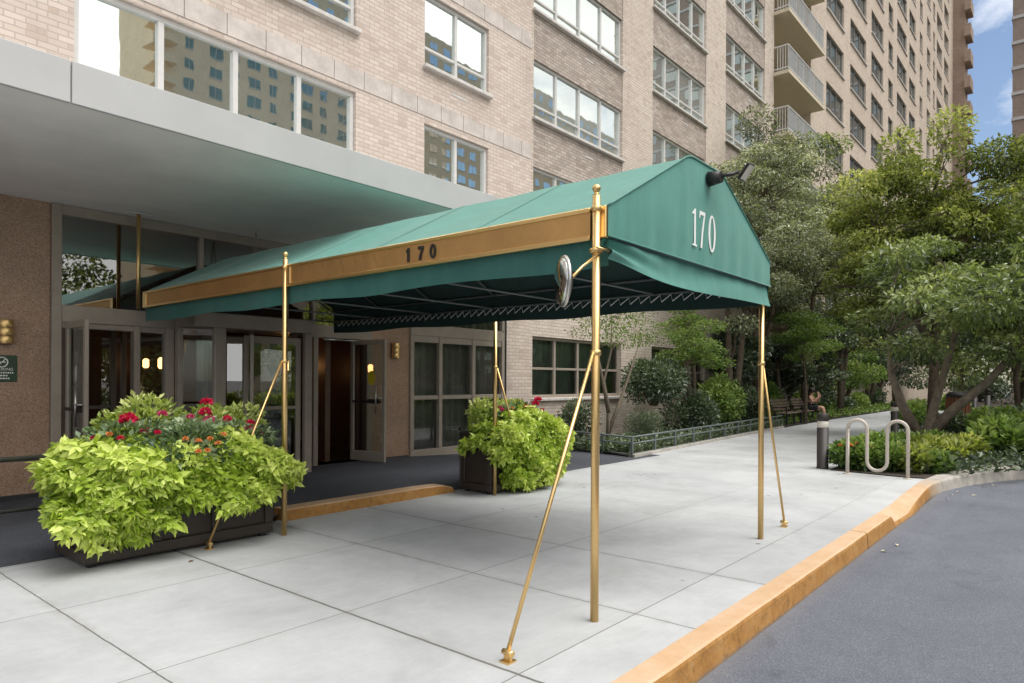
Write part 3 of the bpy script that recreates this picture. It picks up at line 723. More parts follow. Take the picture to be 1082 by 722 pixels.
tag(st.build('window',[M['panet'],M['darkframe'],M['sill']],bld),kind='stuff')
# end wing with stacked balconies
wg=MB(); wg.box(79,81,8.75,26,-.05,52); wg.build('wing_wall',M['brickwing'],bld)
wb=MB()
for k in range(20):
    z=2.7+2.5*k; wb.box(78.4,80.6,8.25,8.75,z-.18,z); wb.box(78.4,80.6,8.25,8.29,z,z+.95); wb.box(78.4,78.44,8.29,8.75,z,z+.95)
tag(wb.build('wing_balconies',M['brickwing'],bld),kind='stuff')
# entrance slab
ZS=3.63
s=MB(); s.box(-25,11.28,6.0,9.62,ZS,3.90); s.build('entrance_slab',M['slab'],bld)
s=MB(); s.box(-25,1.845,5.968,6.0,ZS-.012,3.945,bev=.004); s.box(1.855,11.3,5.968,6.0,ZS-.012,3.945,bev=.004); s.box(11.28,11.3,6.0,9.6,ZS-.012,3.945); s.box(-25,11.28,6.0,9.6,3.9,3.92); s.build('fascia',M['fascia'],bld)
# granite
YW=9.6; ZE=.10
gr=MB(); gr.box(-25,2.76,YW,YW+.3,.02,ZS-.002); gr.box(7.62,8.53,YW,YW+.3,.02,ZS-.002); gr.build('granite_wall',M['granite'],bld)
gb=MB(); gb.box(-25,2.755,YW-.012,YW+.01,-.02,.13); gb.box(7.64,8.5,YW-.012,YW+.01,-.02,.11); gb.build('granite_base',M['gbase'],bld)
# entrance framing
fr=MB(); B=.006
fr.box(2.765,2.87,YW-.06,YW+.10,.0,ZS-.004,bev=B)                     # left jamb
fr.box(2.87,7.62,YW-.055,YW+.09,2.19,2.40,bev=B)                      # header over the doors
fr.box(2.87,7.62,YW-.05,YW+.09,3.50,ZS-.004,bev=B)                    # top rail
fr.box(7.50,7.618,YW-.06,YW+.10,.0,2.19,bev=B); fr.box(7.55,7.618,YW-.06,YW+.10,2.40,3.5,bev=B)
fr.box(3.70,3.78,YW-.05,YW+.08,.0,2.19,bev=B); fr.box(4.11,4.22,YW-.055,YW+.09,.0,2.19,bev=B)
fr.box(2.87,4.11,YW-.03,YW+.06,2.12,2.19,bev=B)
for x in (4.60,5.95,6.45): fr.box(x-.03,x+.03,YW-.04,YW+.06,2.40,3.5,bev=B)
fr.box(6.43,6.52,YW-.055,YW+.09,.0,2.19,bev=B)
fr.build('entrance_frame',M['bronze'],bld)
tg=MB(); tg.quad((2.87,YW+.02,2.4),(7.55,YW+.02,2.4),(7.55,YW+.02,3.5),(2.87,YW+.02,3.5)); tg.build('transom_glass',M['glass'],bld)
sg=MB(); sg.quad((3.78,YW+.02,.15),(4.11,YW+.02,.15),(4.11,YW+.02,2.12),(3.78,YW+.02,2.12)); sg.build('side_light',M['glass'],bld)
kp=MB(); kp.box(3.78,4.11,YW-.02,YW+.05,.02,.17); kp.build('kick_plate',M['bronze'],bld)
# hinged leaves: local x along the leaf, hinge at origin
def leaf(parent,loc,ang,wd,ht,sticker=False):
    f=MB(); s_=.075
    f.box(0,s_,-.022,.022,0,ht,bev=.006); f.box(wd-s_,wd,-.022,.022,0,ht,bev=.006); f.box(s_,wd-s_,-.02,.02,ht-.08,ht,bev=.006); f.box(s_,wd-s_,-.02,.02,0,.17,bev=.006)
    o=f.build('door',M['bronze'],parent,loc); o.rotation_euler.z=ang
    gq=MB(); gq.quad((s_,0,.17),(wd-s_,0,.17),(wd-s_,0,ht-.08),(s_,0,ht-.08)); gq.build('glass',M['glass'],o)
    h=MB(); h.tube([(wd-.16,-.07,.82),(wd-.16,-.07,1.30)],.014,8); h.tube([(wd-.05,0,1.08),(wd-.05,-.07,1.08),(wd-.18,-.07,1.08)],.013,8); h.build('handle',M['steel'],o)
    p=MB(); p.box(s_,wd-s_,-.045,-.022,1.0,1.035); p.box(wd*.55,wd*.85,-.055,-.02,.985,1.06); p.build('push_bar',M['black'],o)
    if sticker:
        for sgn in (-1,):
            y=.004*sgn; q=MB(); n=24; q.add([(wd*.60+.085*math.cos(2*PI*i/n),y,1.42+.125*math.sin(2*PI*i/n)) for i in range(n)],[tuple(range(n))]); q.build('sticker',M['yellow'],o)
    return o
leaf(bld,(2.93,YW-.05,ZE+.015),R(-92),.74,2.07)
leaf(bld,(7.33,9.76,ZE+.015),R(-82),.80,2.07,True)
am=MB(); am.tube([(6.95,YW-.08,2.16),(7.33,9.45,2.165)],.012,6); am.tube([(6.6,YW-.08,2.165),(6.98,YW-.08,2.165)],.02,6); am.build('door_closer',M['steel'],bld)
jm=MB(); jm.box(2.87,2.92,YW-.03,YW+.06,.0,2.12); jm.build('door_jamb',M['bronzedark'],bld)
# revolving door housing, front at y = 9.0
rv=MB(); y0=9.0
rv.box(4.22,6.02,8.96,YW-.06,2.20,2.40,bev=.01)
for x0,x1 in ((4.50,4.66),(5.90,6.02)): rv.box(x0,x1,8.97,9.06,ZE-.02,2.20,bev=.01)
rv.box(4.22,4.30,YW-.16,YW-.06,ZE-.02,2.20,bev=.006); rv.box(5.97,6.05,YW-.16,YW-.06,ZE-.02,2.20,bev=.006)
ro=rv.build('revolving_door',M['bronze'],bld)
gl=MB()
for a,b in (((4.27,9.46),(4.52,9.06)),((5.96,9.06),(6.02,9.46))): gl.quad((*a,ZE),(*b,ZE),(*b,2.2),(*a,2.2))
wf=MB(); cx,cy=5.27,9.42
for k,an in enumerate((-118,-22,62,152)):
    a=R(an); d=Vector((math.cos(a),math.sin(a))); ln=.66
    def P(t,z): return (cx+d.x*t,cy+d.y*t,z)
    for t0,t1,z0,z1 in ((.04,.12,.12,2.12),(ln-.08,ln,.12,2.12),(.12,ln-.08,2.02,2.12),(.12,ln-.08,.12,.28),(.12,ln-.08,1.06,1.11)):
        nx,ny=-d.y*.022,d.x*.022
        vs=[(P(t,z)[0]+sg_*nx,P(t,z)[1]+sg_*ny,z) for sg_ in (-1,1) for t,z in ((t0,z0),(t1,z0),(t1,z1),(t0,z1))]
        wf.add(vs,[(0,1,2,3),(7,6,5,4),(0,4,5,1),(1,5,6,2),(2,6,7,3),(3,7,4,0)])
    gl.quad(P(.12,.28),P(ln-.08,.28),P(ln-.08,2.02),P(.12,2.02))
# fixed front leaf of the enclosure, right of the corner post
for x0,x1,z0,z1 in ((4.96,5.02,.12,2.12),(5.78,5.86,.12,2.12),(5.02,5.78,2.02,2.12),(5.02,5.78,.12,.26),(5.02,5.78,1.06,1.11)): wf.box(x0,x1,9.03,9.07,z0,z1,bev=.006)
gl.quad((5.02,9.05,.26),(5.78,9.05,.26),(5.78,9.05,2.02),(5.02,9.05,2.02))
wf.tube([(cx,cy,.1),(cx,cy,2.2)],.04,10); wf.build('wing_frame',M['bronze'],ro); gl.build('glass',M['glass'],ro)
# curtained window group right of the granite pier
cwf=MB(); x0,x1=8.53,11.22
cwf.box(x0,x1,YW-.04,YW+.08,2.34,2.56,bev=B); cwf.box(x0,x1,YW-.04,YW+.08,.02,.19,bev=B); cwf.box(x0,x1,YW-.035,YW+.07,3.45,ZS-.004,bev=B)
for x in (x0+.035,9.30,10.24,x1-.06): cwf.box(x-.045,x+.045,YW-.05,YW+.09,.19,2.34,bev=B)
for x in (x0+.035,x1-.06): cwf.box(x-.045,x+.045,YW-.05,YW+.09,2.56,3.45,bev=B)
for a,b in ((8.61,9.255),(9.345,10.195),(10.285,11.115)): cwf.box(a,b,YW-.03,YW+.06,1.13,1.21,bev=B); cwf.box(a,b,YW-.03,YW+.06,2.22,2.34,bev=B)
co_=cwf.build('window',M['bronze'],bld)
q=MB(); q.quad((x0,YW+.03,.19),(x1,YW+.03,.19),(x1,YW+.03,3.45),(x0,YW+.03,3.45)); q.build('pane',M['glass2'],co_)
cm=MB(); cm.sheet(lambda u,v:(8.5+u*2.8,YW+.22+.035*math.sin(u*88)+.015*math.sin(u*37+1),.1+3.5*v),220,1); cm.build('curtain',M['curtain'],co_)
jb=MB(); jb.box(11.16,11.3,YW-.02,YW+.2,-.02,ZS-.004); jb.build('black_jamb',M['black'],bld)
# lobby behind the glass
lb=MB(); lb.quad((2.7,14.5,0),(12.1,14.5,0),(12.1,14.5,3.6),(2.7,14.5,3.6)); lb.quad((2.7,9.9,0),(2.7,14.5,0),(2.7,14.5,3.6),(2.7,9.9,3.6)); lb.quad((8.5,9.9,0),(8.5,14.5,0),(8.5,14.5,3.6),(8.5,9.9,3.6)); lb.quad((2.7,9.62,3.55),(12.1,9.62,3.55),(12.1,14.5,3.55),(2.7,14.5,3.55))
lb.quad((12.1,9.7,0),(12.1,14.5,0),(12.1,14.5,3.6),(12.1,9.7,3.6)); lb.box(8.5,12.1,10.0,10.05,0,3.55)
for i in range(5): lb.box(5.2+.55*i,5.26+.55*i,14.42,14.5,0,3); 
lb.box(6.9,7.0,9.9,12.5,.1,3.5)
lb.build('lobby_wall',M['lobbywall'],bld)
vf=MB()
for x in (2.95,3.45,3.50,4.05,4.2): vf.box(x-.035,x+.035,11.2,11.27,.1,2.3,bev=.006)
vf.box(2.75,4.3,11.2,11.27,2.3,2.45,bev=.006); vf.box(2.75,4.3,11.21,11.26,1.05,1.10); vf.box(2.75,4.3,11.21,11.26,.1,.3); vfo=vf.build('vestibule_frame',M['bronze'],bld); vg=MB(); vg.quad((2.75,11.24,.1),(4.3,11.24,.1),(4.3,11.24,2.3),(2.75,11.24,2.3)); vg.build('vestibule_glass',M['glass'],bld)
lf=MB(); lf.quad((2.7,9.6,ZE),(8.5,9.6,ZE),(8.5,14.5,ZE),(2.7,14.5,ZE)); lf.build('lobby_floor',M['lobbyfloor'],bld)
for p in ((4.75,11.2,1.75),(6.6,10.6,1.75),(7.55,12.4,1.72),(3.4,13.9,1.8),(5.6,13.9,1.8)):
    q=MB(); q.lathe([(.03,-.09),(.055,-.06),(.055,.06),(.03,.09)],p,12); q.build('lobby_lamp',M['lamp'],bld)

# ------------------------------------------------------------------ digits
def ring(mb,cx,cz,a,b,ia,ib,P,th,n=28,mi=0):
    o=[(cx+a*math.cos(2*PI*i/n),cz+b*math.sin(2*PI*i/n)) for i in range(n)]; q=[(cx+ia*math.cos(2*PI*i/n),cz+ib*math.sin(2*PI*i/n)) for i in range(n)]
    vs=[P(x,z,0) for x,z in o]+[P(x,z,0) for x,z in q]+[P(x,z,th) for x,z in o]+[P(x,z,th) for x,z in q]; fs=[]
    for i in range(n):
        j=(i+1)%n; fs+=[(i,j,n+j,n+i),(2*n+i,3*n+i,3*n+j,2*n+j),(i,2*n+i,2*n+j,j),(n+i,n+j,3*n+j,3*n+i)]
    mb.add(vs,fs)
def plate(mb,pts,P,th):
    n=len(pts); mb.add([P(x,z,0) for x,z in pts]+[P(x,z,th) for x,z in pts],[tuple(range(n)),tuple(range(2*n-1,n-1,-1))]+[(i,n+i,n+(i+1)%n,(i+1)%n) for i in range(n)])
def digits170(P,h,adv,th,serif):
    ms=[MB(),MB(),MB()]; mb=ms[0]
    if serif:
        plate(mb,[(-.02*h,0),(.26*h,0),(.26*h,.03*h),(.17*h,.06*h),(.17*h,1.0*h),(.13*h,1.0*h),(-.03*h,.86*h),(-.03*h,.83*h),(.075*h,.86*h),(.075*h,.06*h),(-.02*h,.03*h)],P,th)
        mb=ms[1]; x=adv[0]; plate(mb,[(x+0,.80*h),(x+.035*h,.80*h),(x+.07*h,.90*h),(x+.29*h,.90*h),(x+.16*h,.45*h),(x+.085*h,0),(x+.185*h,0),(x+.24*h,.42*h),(x+.37*h,.94*h),(x+.37*h,1.0*h),(x+.03*h,1.0*h)],P,th)
        mb=ms[2]; x=adv[1]; ring(mb,x+.225*h,.5*h,.235*h,.515*h,.125*h,.455*h,P,th)
    else:
        plate(mb,[(.08*h,0),(.30*h,0),(.30*h,h),(.14*h,h),(-.04*h,.86*h),(-.04*h,.70*h),(.08*h,.76*h)],P,th)
        mb=ms[1]; x=adv[0]; plate(mb,[(x,.78*h),(x+.33*h,.78*h),(x+.13*h,.3*h),(x+.08*h,0),(x+.30*h,0),(x+.35*h,.35*h),(x+.56*h,.82*h),(x+.56*h,h),(x,h)],P,th)
        mb=ms[2]; x=adv[1]; ring(mb,x+.29*h,.5*h,.31*h,.52*h,.12*h,.34*h,P,th)
    return ms

# ------------------------------------------------------------------ the awning
aw=empty('entrance_awning',(5.1,2.3,0),'green canvas entrance awning numbered 170 on brass poles over the sidewalk','awning')
OA=Vector((5.1,2.3,0))
def apart(name,mb,m,parent=aw):
    if parent is aw:
        mb.v=[tuple(Vector(v)-OA) for v in mb.v]
    return mb.build(name,m,parent)
GY=2.28; BYk=9.2
prof=[(3.66,2.60),(4.80,3.205),(5.42,3.205),(6.55,2.63)]
def rprof(s_):  # piecewise along profile with softened corners
    L_=[0,1.29,1.91,3.18]; t=s_*3.18
    def at(t):
        t=min(max(t,0),3.18)
        for i in range(3):
            if t<=L_[i+1]+1e-9:
                k=(t-L_[i])/(L_[i+1]-L_[i]); return prof[i][0]+(prof[i+1][0]-prof[i][0])*k, prof[i][1]+(prof[i+1][1]-prof[i][1])*k
        return prof[3]
    acc=[at(t+d) for d in (-.06,-.03,0,.03,.06)] if .06<t<3.12 else [at(t)]
    return sum(a[0] for a in acc)/len(acc),sum(a[1] for a in acc)/len(acc)
NR=6; step=(BYk-GY)/NR
def roof(u,v):
    x,z=rprof(u); y=GY+v*(BYk-GY); k=math.sin(PI*((y-GY)/step%1.0)); e=math.sin(PI*min(1,max(0,(u*3.18%1.29)/1.29)))
    slope=.030*k*e if (u<.40 or u>.6) else .010*k
    return (x,y,z-slope+.003*math.sin(7*y+3*x))
mb=MB(); mb.sheet(roof,54,72); apart('canvas_roof',mb,M['canvas'])
mb=MB(); mb.sheet(lambda u,v:(roof(u,v)[0],GY+.012+(roof(u,v)[1]-GY)*.995,roof(u,v)[2]-.012),40,24); apart('inner_shade',mb,M['inner_shade'])  # dark sheet added below the roof to paint its underside shade
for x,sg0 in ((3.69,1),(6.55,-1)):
    mb=MB(); mb.sheet(lambda u,v,x=x,sg0=sg0:(x+.012*math.sin(u*40)*v+.005*sg0,GY+.02+u*(BYk-GY-.04),2.60-v*(.36+.012*math.sin(u*23))),120,4); apart('inner_shade',mb,M['inner_shade'])
# gable
mb=MB(); zc=2.41
def gab(u,v):
    x,z=rprof(u); zz=zc+(z-zc)*v
    return (x,GY-.012*math.sin(PI*v)*math.sin(PI*u)-.004+.004*math.sin(u*60)*(1-v)*1.0,zz)
mb.sheet(gab,54,14); go=apart('front_gable',mb,M['canvas'])
P=lambda x,z,t:(4.845+x-OA.x,GY-.019+t-OA.y,2.535+z)
for nm in digits170(P,.285,(.112,.285),.003,True): nm.build('digit',M['white'],go)
mb=MB(); ed=[rprof(i/60) for i in range(61)]
mb.tube([(x,GY-.008,z+.004) for x,z in ed],.007,6)
mb.tube([(3.66,GY-.012,zc),(4.2,GY-.016,zc-.002),(5.1,GY-.018,zc-.004),(6.0,GY-.016,zc-.002),(6.55,GY-.012,zc)],.006,6)
apart('piping',mb,M['canvas'])
for k in range(1,NR):
    y=GY+k*(BYk-GY)/NR; mb=MB(); vs=[]
    for i in range(55):
        x,y_,z=roof(i/54,k/NR); vs+=[(x,y-.012,z+.003),(x,y+.012,z+.003)]
    mb.add(vs,[(2*i,2*i+2,2*i+3,2*i+1) for i in range(54)],0,True); apart('seam',mb,M['canvas'])
# front valance with folds
mb=MB()
def val(u,v):
    x=3.655+u*2.90; z=zc+.004-v*(.195+.03*math.sin(PI*u)*(.6+.4*math.sin(u*5)))
    tug=math.exp(-((u-.0)/.16)**2)
    y=GY+.030-.040*v-.016*math.sin(v*PI)*math.sin(u*9+v*2)*(1-.5*u)-.05*tug*math.sin(PI*min(1,v*1.1))*math.sin(7*(u*2-v)+.5)
    return (x,y,z+(.045*tug*v))
mb.sheet(val,90,14); apart('front_valance',mb,M['canvas'])
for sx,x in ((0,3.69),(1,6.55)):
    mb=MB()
    mb.sheet(lambda u,v,x=x,sx=sx:(x+.012*math.sin(u*40)*v,GY+.01+u*(BYk-GY-.02),(2.60 if sx==0 else 2.63)-v*(.37+.012*math.sin(u*23))),120,6); apart('side_valance',mb,M['canvasshade'])
# brass bands
for x,s_,y1 in ((3.655,-1,9.13),(6.575,1,9.13)):
    mb=MB(); mb.box(x-.008,x+.008,2.40,y1,2.425,2.575); bo=apart('brass_band',mb,M['brassd'])
    mb=MB()
    for za,zb in ((2.575,2.603),(2.395,2.425)): mb.box(x-.020-OA.x,x+.020-OA.x,2.40-OA.y,y1-OA.y,za,zb,bev=.006)
    if s_<0: mb.box(x-.016-OA.x,x+.02-OA.x,GY-OA.y,2.375-OA.y,2.40,2.60,bev=.005)
    mb.box(x-.018-OA.x,x+.015-OA.x,5.80-OA.y,5.87-OA.y,2.405,2.595,bev=.004); mb.box(x-.018-OA.x,x+.015-OA.x,9.04-OA.y,9.14-OA.y,2.40,2.60,bev=.004)
    mb.build('moulding',M['brass'],bo)
    if s_<0:
        PB=lambda xx,z,t:(x-.009-t-OA.x,4.14-xx-OA.y,2.442+z)
        for dm in digits170(PB,.108,(.135,.27),.008,False): dm.build('digit',M['black'],bo)
# poles
def pole(x,y,bx,top=2.66,r=.0265,fin=True):
    mb=MB(); mb.tube([(x,y,0),(x,y,top)],[r*1.0,r*.95],12); mb.lathe([(r*1.0,0),(r*1.25,.01),(r*1.25,.03),(r*1.0,.04)],(x,y,top-.10),12); mb.lathe([(r,0),(r*1.3,.006),(r*1.3,.03),(r,.036)],(x,y,1.66),12)
    o=apart('pole',mb,M['brass'])
    L_=lambda p:(p[0]-OA.x,p[1]-OA.y,p[2])
    f=MB()
    if fin: f.lathe([(r*.95,0),(r*.55,.015),(r*.5,.025)],L_((x,y,top)),12); f.ball(L_((x,y,top+.045)),.027,10); f.build('finial',M['brass'],o)
    b=MB(); b.tube([L_((bx,y+.01,.06)),L_((x+(.03 if bx>x else -.03),y,1.68))],.0125,8)
    b.box(bx-.034-OA.x,bx+.034-OA.x,y-.022-OA.y,y+.042-OA.y,0,.010); b.tube([L_((bx,y-.025,.05)),L_((bx,y+.045,.05))],.016,8); b.box(bx-.010-OA.x,bx+.010-OA.x,y-.012-OA.y,y+.032-OA.y,.01,.065)
    b.build('brace',M['brass'],o); return o
pole(3.61,2.33,2.785); pole(6.535,2.345,7.24,2.40,fin=False); pole(3.645,5.89,2.915); pole(6.72,5.89,7.45,2.55,fin=False)
mb=MB(); mb.tube([(3.65,9.30,2.40),(3.65,9.30,ZS-.02)],.026,10); hp=apart('hanger_pole',mb,M['brass'])
mb=MB(); mb.box(3.50-OA.x,3.80-OA.x,9.22-OA.y,9.38-OA.y,ZS-.022,ZS-.013); mb.build('ceiling_plate',M['white'],hp)
mb=MB()
for xx in (5.06,5.15): mb.tube([(5.1,9.0,ZS-.013),(xx,9.0,3.2)],.006,6)
mb.tube([(5.1,9.0,ZS-.013),(5.1,9.0,3.55)],.012,6); apart('roof_hanger',mb,M['bronze'])
# frame under the canvas
mb=MB()
for k in range(NR+1):
    y=GY+.03+k*(BYk-GY-.06)/NR
    mb.tube([(3.72,y,2.56),(4.80,y,3.165),(5.42,y,3.165),(6.51,y,2.58)],.014,6)
    if k%1==0: mb.tube([(3.70,y,2.42),(6.52,y,2.42)],.012,6)
for x,z in ((3.72,2.56),(3.72,2.42),(4.80,3.165),(5.42,3.165),(6.51,2.58),(6.51,2.42)): mb.tube([(x,GY+.03,z),(x,BYk-.03,z)],.013,6)
apart('frame',mb,M['iron'])
mb=MB(); pts=[]
n=54
for i in range(n): 
    y=GY+.1+i*(BYk-GY-.2)/n; pts+= [(6.49,y,2.335),(6.49,y+.018,2.405)]
mb.tube(pts,.0055,5); apart('lacing',mb,M['white'])
# convex mirror on a bracket
cm_=Vector((3.26,2.33,2.085)); mr=empty('convex_mirror',cm_,'round convex traffic mirror bracketed to the front left brass pole','mirror')
nrm=(Fv*-.18-Rv*.98).normalized()
q=MB(); q.lathe([(.140,-.012),(.150,-.008),(.152,.0),(.148,.008),(.14,.010)],(0,0,0),32)
rim=q.build('rim',M['steel'],mr)
q=MB(); q.lathe([(.139,.008)]+[(.139*math.cos(a),.008+.035*math.sin(a)) for a in [R(15),R(30),R(45),R(60),R(75),R(89.8)]],(0,0,0),32); mf=q.build('mirror_face',M['mirror'],mr)
q=MB(); q.lathe([(.14,-.01),(.10,-.03),(.001,-.034)][::-1],(0,0,0),24); bk=q.build('back_shell',M['black'],mr)
for o in (rim,mf,bk): o.rotation_euler=nrm.to_track_quat('Z','Y').to_euler()
q=MB(); p0=Vector((3.61,2.30,2.30))-cm_; q.tube([-nrm*.03,p0*.5+Vector((0,0,.0)),p0],.009,6); q.lathe([(.034,-.015),(.044,-.01),(.044,.01),(.034,.015)],tuple(Vector((3.61,2.33,2.315))-cm_),12); q.tube([(.28,-.05,.235),(.42,-.05,.235)],.008,6); q.build('bracket',M['brass'],mr)
# floodlight on the gable
fl=empty('floodlight',(5.13,GY-.02,3.10),'small black floodlight on an arm at the peak of the green gable','lamp')
q=MB(); q.tube([(0,.0,0),(0,-.10,.0)],[.06,.045],12); q.tube([(.0,-.09,.01),(.08,-.15,.03),(.15,-.17,.06)],.016,8); q.build('arm',M['black'],fl)
q=MB(); q.box(-.10,.10,-.075,.075,-.02,.02,bev=.012)
for i in range(6): q.box(-.09+.034*i,-.082+.034*i,-.065,.065,.021,.04)
hd=q.build('housing',M['black'],fl); hd.location=(.22,-.21,.07); hd.scale=(.72,.72,.72); hd.rotation_euler=Vector((-.05,-.78,-.62)).to_track_quat('-Z','X').to_euler()
q=MB(); q.box(-.085,.085,-.062,.062,-.024,-.0205); ln_=q.build('lens',M['floodlens'],hd)

# ------------------------------------------------------------------ small things on the wall
def sconce(x,label):
    s=empty('wall_lamp',(x,YW,2.02),label,'wall lamp','brass lamps on the granite')
    q=MB(); q.box(-.06,.06,-.02,.0,-.13,.15,bev=.004); q.build('back_plate',M['bronzedark'],s)
    q=MB()
    for k in range(3):
        z=-.125+.093*k; q.lathe([(.0745,0),(.077,.003),(.0775,.045),(.077,.089),(.0745,.092)],(0,-.075,z),18)
    q.build('shade',M['brass'],s); return s
sconce(2.30,'banded brass wall lamp above the green sign, left of the entrance')
sconce(8.14,'banded brass wall lamp beside the open right hand door')
sg_=empty('wall_sign',(2.26,YW,1.60),'small dark green no smoking plaque on the brown granite','sign')
q=MB(); q.box(-.19,.17,-.012,0,-.145,.165,bev=.003); so_=q.build('plate',M['signgreen'],sg_)
q=MB(); Pq=lambda x,z,t:(x,-.014-t,z); ring(q,.02,.085,.062,.062,.050,.050,Pq,.001,28); plate(q,[(-.025,.045),(-.018,.038),(.065,.125),(.058,.132)],Pq,.001); plate(q,[(-.02,.078),(.055,.078),(.055,.092),(-.02,.092)],Pq,.001)
q.build('symbol',M['white'],so_)
def text(name,body,size,loc,parent,mat,rot=(PI/2,0,0),ext=.0008):
    cu=bpy.data.curves.new(name,'FONT'); cu.body=body; cu.size=size; cu.extrude=ext; cu.align_x='CENTER'; to=bpy.data.objects.new(name,cu); col.objects.link(to)
    dg=bpy.context.evaluated_depsgraph_get(); me=bpy.data.meshes.new_from_object(to.evaluated_get(dg)); bpy.data.objects.remove(to); me.materials.clear(); me.materials.append(mat)
    o=link(bpy.data.objects.new(name,me)); o.parent=parent; o.location=loc; o.rotation_euler=rot; return o
text('lettering','NO SMOKING',.044,(-.01,-.0135,-.012),so_,M['white'])
q=MB()
for r_i,(xa,xb) in enumerate(((-.13,.12),(-.12,.07),(-.14,.10))):
    x=xa
    while x<xb:
        w_=.012+.012*random.random(); z=-.046-.033*r_i; q.box(x,x+w_,-.0136,-.0125,z,z+.016); x+=w_+.007
q.build('small_print',M['white'],so_)
# left rail and right rail by the planters
def rail(label,x0,x1,y,posts,top,low,mats=('steel','steel')):
    o=empty('pipe_railing',(x0,y,0),label,'railing'); q=MB(); q.tube([(0,0,top),(x1-x0,0,top)],.022,8); q.build('top_rail',M[mats[1]],o)
    q=MB(); q.tube([(0,0,low),(x1-x0,0,low)],.016,8); q.build('lower_rail',M['steel'],o)
    for p in posts: q=MB(); q.tube([(p-x0,0,0),(p-x0,0,top)],.02,8); q.build('post',M['steel'],o)
    return o
rail('steel pipe railing running left from the big left planter',-3,1.92,6.72,(-3,-1.4,.3),.835,.41)
rail('short railing with two steel posts on the left side of the right planter',6.60,6.61,6.42,(),.85,.41,('steel','black'))
q=MB()
# ------------------------------------------------------------------ planters
def planter(x0,x1,y0,y1,h,label):
    o=empty('planter_box',((x0+x1)/2,(y0+y1)/2,0),label,'planter'); cx,cy=(x0+x1)/2,(y0+y1)/2; X0,X1,Y0,Y1=x0-cx,x1-cx,y0-cy,y1-cy
    q=MB(); q.box(X0+.03,X1-.03,Y0+.03,Y1-.03,.05,h-.03); q.box(X0+.02,X1-.02,Y0+.02,Y1-.02,.03,.06)
    q.build('box',M['planter'],o)
    f=MB(); n=3; W=X1-X0
    f.box(X0,X1,Y0,Y1,h-.06,h,bev=.008)
    for (za,zb) in ((.04,.13),(h-.13,h-.061)):
        f.box(X0,X1,Y0,Y0+.035,za,zb,bev=.006); f.box(X0,X1,Y1-.035,Y1,za,zb,bev=.006); f.box(X0,X0+.035,Y0+.036,Y1-.036,za,zb,bev=.006); f.box(X1-.035,X1,Y0+.036,Y1-.036,za,zb,bev=.006)
    for i in range(n+1):
        x=X0+.04+(W-.08)*i/n; f.box(x-.04,x+.04,Y0+.001,Y0+.032,.131,h-.131,bev=.006); f.box(x-.04,x+.04,Y1-.032,Y1-.001,.131,h-.131,bev=.006)
    for x in (X0+.001,X1-.033):
        f.box(x,x+.032,Y0+.037,Y0+.10,.131,h-.131,bev=.006); f.box(x,x+.032,Y1-.10,Y1-.037,.131,h-.131,bev=.006)
    f.build('panel_trim',M['planter'],o)
    q=MB(); q.quad((X0+.03,Y0+.03,h+.004),(X1-.03,Y0+.03,h+.004),(X1-.03,Y1-.03,h+.004),(X0+.03,Y1-.03,h+.004)); q.build('potting_soil',M['soil'],o)
    for x in (X0+.08,X1-.08):
        for y in (Y0+.08,Y1-.08): q=MB(); q.box(x-.03,x+.03,y-.03,y+.03,0,.03); q.build('foot',M['black'],o)
    return o
planter(1.95,3.58,5.97,6.64,.72,'dark panelled planter box under the large lime plant left of the entrance')
planter(6.68,7.95,5.92,6.50,.80,'dark panelled planter box at the right end of the orange entrance kerb')
